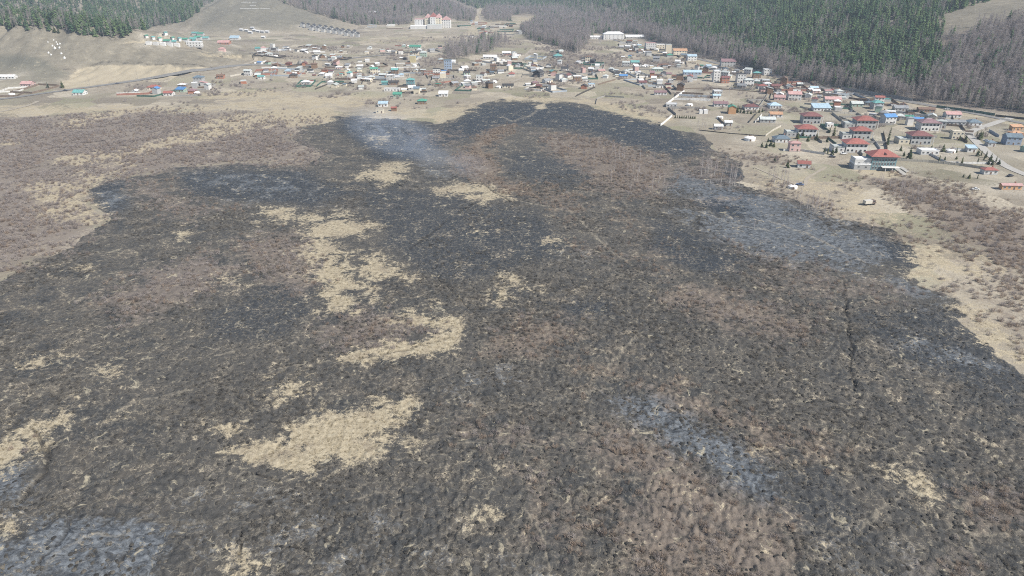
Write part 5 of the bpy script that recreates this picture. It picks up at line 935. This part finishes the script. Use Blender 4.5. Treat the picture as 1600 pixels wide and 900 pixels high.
HB = (9, 8, 10)
M_SPRUCE = leafy('garden_needles', (.040, .060, .024), (.115, .135, .050), 1.)
K_GARD = kinds_of(conifer, M_BARK, M_SPRUCE, [(7, 2.0, 21, 12, 11), (7, 2.4, 22, 11, 12), (8, 1.5, 23, 13, 10)])
HG = (7, 7, 8)
K_SLIM = kinds_of(conifer, M_BARK, M_SPRUCE, [(9, .95, 31, 22, 9)])
for lst, lab in (([(1302, 214, 16), (1275, 219, 11), (1262, 221, 9), (1246, 217, 11), (1254, 215, 10), (1296, 208, 9), (1292, 222, 8)], 'green garden conifer beside the white villa with arched windows'), ([(1230, 262, 12)], 'single dark spruce on the grass left of the small red roofed house'), ([(1386, 228, 27)], 'tall narrow dark conifer beside a brown fence'),
                 ([(1420, 249, 18), (1407, 236, 9), (1412, 244, 8), (1436, 236, 8), (1455, 234, 8)], 'bushy garden pine near the white unfinished house'), ([(1473, 237, 12), (1494, 239, 9), (1467, 253, 11), (1502, 257, 12), (1527, 256, 10), (1476, 250, 6), (1494, 249, 6)], 'dark pine on the lawn inside the pale concrete fence'),
                 ([(1527, 244, 12), (1540, 247, 11), (1547, 252, 12), (1556, 253, 9), (1533, 243, 8), (1560, 257, 9), (1544, 257, 8), (1550, 258, 8), (1537, 250, 8)], 'dark pine in the clump beside the concrete street'), ([(1530, 218, 14), (1508, 221, 11), (1526, 213, 9), (1534, 216, 11), (1499, 219, 8)], 'bushy pine at the street corner near the cream house'),
                 ([(1505, 277, 6), (1514, 279, 8), (1527, 279, 7)], 'short round pine in the row of three below the crimson roof'), ([(1055+i*3.4, 184.5+i*.1, 5) for i in range(10)], 'little young pine in the short row at the corner of burnt field'), ([(1152, 176, 11), (1157, 177, 9), (1149, 175, 8), (1162, 177, 8), (1168, 178, 6), (1173, 178, 6), (1180, 176, 6), (1186, 176, 6), (1191, 175, 6)], 'dark pine beside the orange brick house with green roof'),
                 ([(1190, 230, 8), (1197, 231, 9), (1204, 228, 10), (1209, 230, 8), (1200, 222, 7), (1293, 240, 9), (1300, 242, 11), (1306, 239, 10), (1288, 238, 8)], 'dark shrubby conifer beside the white fence'), ([(1210, 253, 8)], 'olive green bush on the dry grass beside the small red roofed house'), ([(98, 137, 10), (75, 137, 8), (86, 51, 9), (92, 52, 8)], 'lone dark conifer on the bare hill')):
    slim = 'tall narrow' in lab
    trees_at(lst, 'garden_conifer', K_SLIM if slim else K_GARD, lab, 'conifer', lab+' group' if len(lst) > 1 else None, (9,) if slim else HG)
def in_poly(poly, n, h0, h1, seed):
    r_ = random.Random(seed); us = [p[0] for p in poly]; vs = [p[1] for p in poly]; out = []
    while len(out) < n:
        u, v = r_.uniform(min(us), max(us)), r_.uniform(min(vs), max(vs))
        if poly_sd(np.array([u]), np.array([v]), poly)[0] > 0: out.append((u, v, r_.uniform(h0, h1)))
    return out
for poly, n, h0, h1, lab in (([(1085, 252), (1160, 268), (1162, 300), (1100, 288)], 24, 16, 26, 'pale leafless birch in the stand at the tip of dry grass'), ([(1195, 272), (1236, 284), (1236, 304), (1198, 300)], 16, 15, 24, 'pale leafless birch beside the white felt tent'), ([(1236, 305), (1312, 326), (1312, 342), (1250, 336)], 22, 14, 24, 'pale leafless birch along the line between ash and dry grass'),
                             ([(920, 232), (1050, 252), (1050, 300), (950, 300)], 34, 12, 20, 'thin pale birch in the pinkish thicket inside the burnt field'), ([(1095, 195), (1115, 205), (1095, 214), (1080, 205)], 8, 10, 15, 'pale leafless birch beside the white roofed huts'), ([(900, 52), (960, 70), (900, 84)], 20, 12, 18, 'leafless tree in the village centre grove'), ([(1370, 285), (1430, 300), (1460, 325), (1400, 312)], 26, 12, 20, 'leafless purple grey tree in the thicket below the glazed villa')):
    trees_at(in_poly(poly, n, h0, h1, n), 'birch_tree', K_BIRCH, lab, 'tree', lab+' group', HB)
for (u, v, h_), lab in (((1387, 462, 20), 'lone bare birch with many white stems on the burnt ground'), ((1362, 365, 20), 'lone pale birch at the upper edge of ash'), ((1524, 364, 20), 'lone white birch in the purple scrub on the dry meadow'), ((1178, 358, 16), 'lone pale sapling beside the black pond like patch')):
    trees_at([(u, v, h_)], 'birch_tree', K_BIRCH, lab, 'tree', None, HB)
for poly, n, lab in (([(560, 74), (900, 80), (930, 120), (820, 138), (600, 138)], 70, 'leafless yard tree among the houses along the dirt lane'), ([(930, 90), (1085, 100), (1200, 122), (1440, 176), (1480, 200), (1300, 180), (1100, 140), (940, 128)], 80, 'leafless yard tree among the houses under the wood road'), ([(1270, 180), (1470, 195), (1500, 235), (1400, 235), (1280, 215)], 36, 'small leafless garden tree between the villas'), ([(420, 78), (560, 76), (560, 130), (440, 115)], 26, 'leafless yard tree in the settlement under the cone hill')):
    trees_at(in_poly(poly, n, 5, 10, n+3), 'yard_tree', K_BIRCH, lab, 'tree', lab+' group', HB)
# worn yards round the buildings
yw = np.zeros_like(GX)
for a, b_, c_ in taken:
    r_y = 8+c_; i1, i2 = np.searchsorted(rad, [math.hypot(a, b_)-r_y-6, math.hypot(a, b_)+r_y+6]); sl = slice(i1*CNT, (i2+1)*CNT)
    if i2 > i1: yw[sl] = np.maximum(yw[sl], np.clip(1.5-np.hypot(GX[sl]-a, GY[sl]-b_)/r_y, 0, 1))
yw *= np.clip(.75+.9*fbm(GX/12, GY/12, 99, 2), 0, 1)
go.data.attributes['cover_c'].data.foreach_set('color', np.stack((trail, ditch, black, yw), 1).astype(np.float32).ravel())
# ------------------------------------------------------------------ poles, vehicles
M_POLE = plain('pole_wood', (.27, .25, .22))
def pole_fn():
    V, Fc = [], []; tube(V, Fc, [(0, 0, -.5), (0, 0, 9)], [.16, .11], 6); V2, F2 = boxes([(-1.1, 1.1, -.07, .07, 8.2, 8.36), (-1., -.9, -.05, .05, 8.36, 8.6), (.9, 1., -.05, .05, 8.36, 8.6)]); k = len(V); return V+V2, Fc+[tuple(i+k for i in f_) for f_ in F2], None
for pts, lab, grp in (([(1560+40, 187), (1520, 177), (1450, 164), (1380, 150), (1310, 138), (1245, 125), (1190, 112), (1140, 101), (1095, 91)], 'thin wooden power pole along the wood road', 'poles along the wood road'), ([(10, 150), (75, 141), (140, 133), (215, 123), (275, 112), (330, 104), (390, 98)], 'thin wooden power pole along the highway', 'poles along the highway'), ([(770, 135), (800, 121), (830, 107), (850, 95), (905, 118), (960, 112), (1010, 118), (1060, 110)], 'wooden power pole among the house plots', 'poles among the plots')):
    for u, v in pts:
        x, y, z = (float(q[0]) for q in ground(u, v)); tag(data_obj('power_pole', shared('power_pole', pole_fn, M_POLE), None, (x, y, z), random.uniform(-.3, .3)), lab, 'pole', grp)
M_TYRE = plain('tyre', (.03, .03, .03)); CARP = {}
def wheel_fn():
    V, Fc, n = [], [], 12
    for s_ in (-.11, .11):
        for k in range(n): V.append((.34*math.cos(6.2832*k/n), s_, .34*math.sin(6.2832*k/n)))
    Fc = [(k, (k+1) % n, n+(k+1) % n, n+k) for k in range(n)]+[tuple(range(n))[::-1], tuple(range(n, 2*n))]; return V, Fc, None
def car(u, v, rz, c, label, truck=False, group=None):
    x, y, z = (float(q[0]) for q in ground(u, v)); t = empty('truck' if truck else 'car', (x, y, z+.12), rz); m = plain('paint_%.2f_%.2f' % (c[0], c[2]), c, .35, .08, spec=.5)
    if truck:
        V, Fc = boxes([(.9, 3.0, -1.05, 1.05, .7, 2.5), (3.0, 3.5, -1.0, 1.0, .7, 1.5)]); mesh_obj('cab', V, Fc, plain('cab_brown', (.16, .12, .10), .5), t); V, Fc = boxes([(-3.6, .8, -1.15, 1.15, .9, 2.7)]); mesh_obj('cargo_box', V, Fc, m, t); V, Fc = boxes([(-3.5, 3.2, -.5, .5, .5, .69)]); mesh_obj('chassis', V, Fc, M_TYRE, t)
        V, Fc = boxes([(3.003, 3.02, -.9, .9, 1.55, 2.3), (1.3, 2.6, -1.065, -1.052, 1.6, 2.2)]); mesh_obj('window', V, Fc, M_GLASS, t); wx, wy, ws = (2.3, -2.4), .95, 1.4
    else:
        pr = [(-2.1, .35), (-2.15, .85), (-1.2, .95), (-.85, 1.02), (.75, 1.02), (1.3, .93), (2.1, .78), (2.15, .35)]; n = len(pr); V = [(a, s_*(.85 if b_ > .9 else .9), b_) for s_ in (-1, 1) for a, b_ in pr]; Fc = [tuple(range(n))[::-1], tuple(range(n, 2*n))]+[(k, (k+1) % n, n+(k+1) % n, n+k) for k in range(n)]; mesh_obj('body', V, Fc, m, t)
        pr = [(-1.25, .96), (-.8, 1.45), (.35, 1.47), (.95, 1.0)]; V = [(a, s_*(.66 if b_ > 1.1 else .84), b_) for s_ in (-1, 1) for a, b_ in pr]; n = 4; mesh_obj('cabin', V, [(3, 2, 1, 0), (4, 5, 6, 7), (0, 1, 5, 4), (2, 3, 7, 6), (3, 0, 4, 7)], M_GLASS, t); V, Fc = boxes([(-.82, .37, -.67, .67, 1.455, 1.51)]); mesh_obj('car_roof', V, Fc, m, t); wx, wy, ws = (1.3, -1.3), .82, 1.
    for a in wx:
        for s_ in (-1, 1): data_obj('wheel', shared('wheel', wheel_fn, M_TYRE), t, (a, s_*wy, .34*ws), 0, ws)
    tag(t, label, 'truck' if truck else 'car', group)
car(1358, 320, .25, (.50, .47, .41), 'small truck with cream white cargo box parked on the dry grass', True); car(1318, 241, .1, (.7, .7, .7), 'white car parked in front of the foremost white villa'); car(1300, 246, -.2, (.05, .05, .06), 'dark car parked on the grass below the white villa'); car(1524, 297, .1, (.62, .62, .60), 'white car parked on the meadow beside the orange cabin'); car(1578, 276, .4, (.04, .04, .05), 'black car parked at the street end')
car(102, 142.3, .12, (.06, .06, .07), 'dark car driving on the highway under the quarry'); car(183, 131.5, .2, (.08, .08, .1), 'dark car driving on the highway past the quarry face'); car(1541, 221, -.8, (.5, .52, .55), 'silver car parked on the concrete street'); car(1480, 171.5, -.12, (.6, .6, .6), 'pale car driving beside the green fence'); car(1300, 140.5, -.15, (.3, .05, .05), 'red car on the wood road')
RC = random.Random(5); CC = [((.62, .62, .60), 'white'), ((.05, .05, .06), 'black'), ((.35, .36, .38), 'silver'), ((.10, .14, .25), 'blue'), ((.25, .06, .05), 'dark red')]
for i in range(26):
    a, b_, c_ = RC.choice(taken[:]); q = RC.uniform(0, 6.28); X, Y = a+(c_+5)*math.cos(q), b_+(c_+5)*math.sin(q)
    if not all((X-p)**2+(Y-r_)**2 > (k+1.5)**2 for p, r_, k in taken): continue
    uu, vv = project(X, Y, hfast(X, Y)); col_, nm_ = RC.choice(CC); car(float(uu), float(vv), RC.uniform(0, 3.1), col_, f'{nm_} car parked in a yard beside a village house', group=f'{nm_} cars in the yards')
# ------------------------------------------------------------------ air: haze over the valley, smoke drifting from the smouldering sedge
def volume_box(name, x0, x1, y0, y1, z0, z1, dens, color, label, aniso=0., noisy=None):
    V, Fc = boxes([(x0, x1, y0, y1, z0, z1)]); m = bpy.data.materials.new(name+'_air'); m.use_nodes = True; nt = m.node_tree; nt.nodes.clear()
    o = nt.nodes.new('ShaderNodeOutputMaterial'); v = nt.nodes.new('ShaderNodeVolumePrincipled'); v.inputs['Color'].default_value = (*color, 1); v.inputs['Density'].default_value = dens; v.inputs['Anisotropy'].default_value = aniso; nt.links.new(v.outputs[0], o.inputs['Volume'])
    ob = mesh_obj(name, V, Fc, m); tag(ob, label, kind='stuff'); return ob, m
volume_box('haze', -9000, 9000, -200, 7200, -4, 480, .000135, (.72, .84, 1.), 'thin bluish haze that fades the far hills')
def smoke(ends, half, top, dens, label, seed):
    """a soft low bank of smoke: an ellipsoid whose density thins to nothing at its skin"""
    (u0, v0), (u1, v1) = ends; x0, y0, z0 = (float(q[0]) for q in ground(u0, v0)); x1, y1, z1 = (float(q[0]) for q in ground(u1, v1)); V, n, rings = [], 20, 10
    for i in range(1, rings):
        for k in range(n): p, a = math.pi*i/rings, 6.2832*k/n; V.append((math.sin(p)*math.cos(a), math.sin(p)*math.sin(a), math.cos(p)))
    Fc = [(i*n+k, (i+1)*n+k, (i+1)*n+(k+1) % n, i*n+(k+1) % n) for i in range(rings-2) for k in range(n)]; V += [(0, 0, 1), (0, 0, -1)]; t = len(V)
    Fc += [(t-2, k, (k+1) % n) for k in range(n)]+[(t-1, (rings-2)*n+(k+1) % n, (rings-2)*n+k) for k in range(n)]
    m = bpy.data.materials.new('smoke_air'); m.use_nodes = True; nt = m.node_tree; nt.nodes.clear(); o = nt.nodes.new('ShaderNodeOutputMaterial'); v = nt.nodes.new('ShaderNodeVolumePrincipled'); v.inputs['Color'].default_value = (.72, .81, .96, 1)
    tc = nt.nodes.new('ShaderNodeTexCoord'); ad = nt.nodes.new('ShaderNodeVectorMath'); ad.inputs[1].default_value = (seed, seed*2., 0); nt.links.new(tc.outputs['Object'], ad.inputs[0])
    ln = nt.nodes.new('ShaderNodeVectorMath'); ln.operation = 'LENGTH'; nt.links.new(tc.outputs['Object'], ln.inputs[0]); fall = math_(nt, 'SUBTRACT', 1., math_(nt, 'POWER', ln.outputs['Value'], 1.3), clamp=True)
    f = math_(nt, 'MULTIPLY_ADD', noise_(nt, ad.outputs[0], 1.6, 4, .62, 1.), 4., -1.6, clamp=True); nt.links.new(math_(nt, 'MULTIPLY', math_(nt, 'MULTIPLY', f, fall), dens), v.inputs['Density']); nt.links.new(v.outputs[0], o.inputs['Volume'])
    so = mesh_obj('smoke', V, Fc, m); L_ = math.hypot(x1-x0, y1-y0); so.location = ((x0+x1)/2, (y0+y1)/2, top*.5+1.5); so.scale = (L_/2, half, top*.5); so.rotation_euler = (0, 0, math.atan2(y1-y0, x1-x0)); tag(so, label, kind='stuff')
smoke([(690, 290), (560, 192)], 30, 20, .026, 'thin bluish smoke drifting low over the burnt field', 3.)
smoke([(770, 298), (650, 250)], 22, 13, .02, 'fainter smoke drifting beside the rusty scrub', 8.)
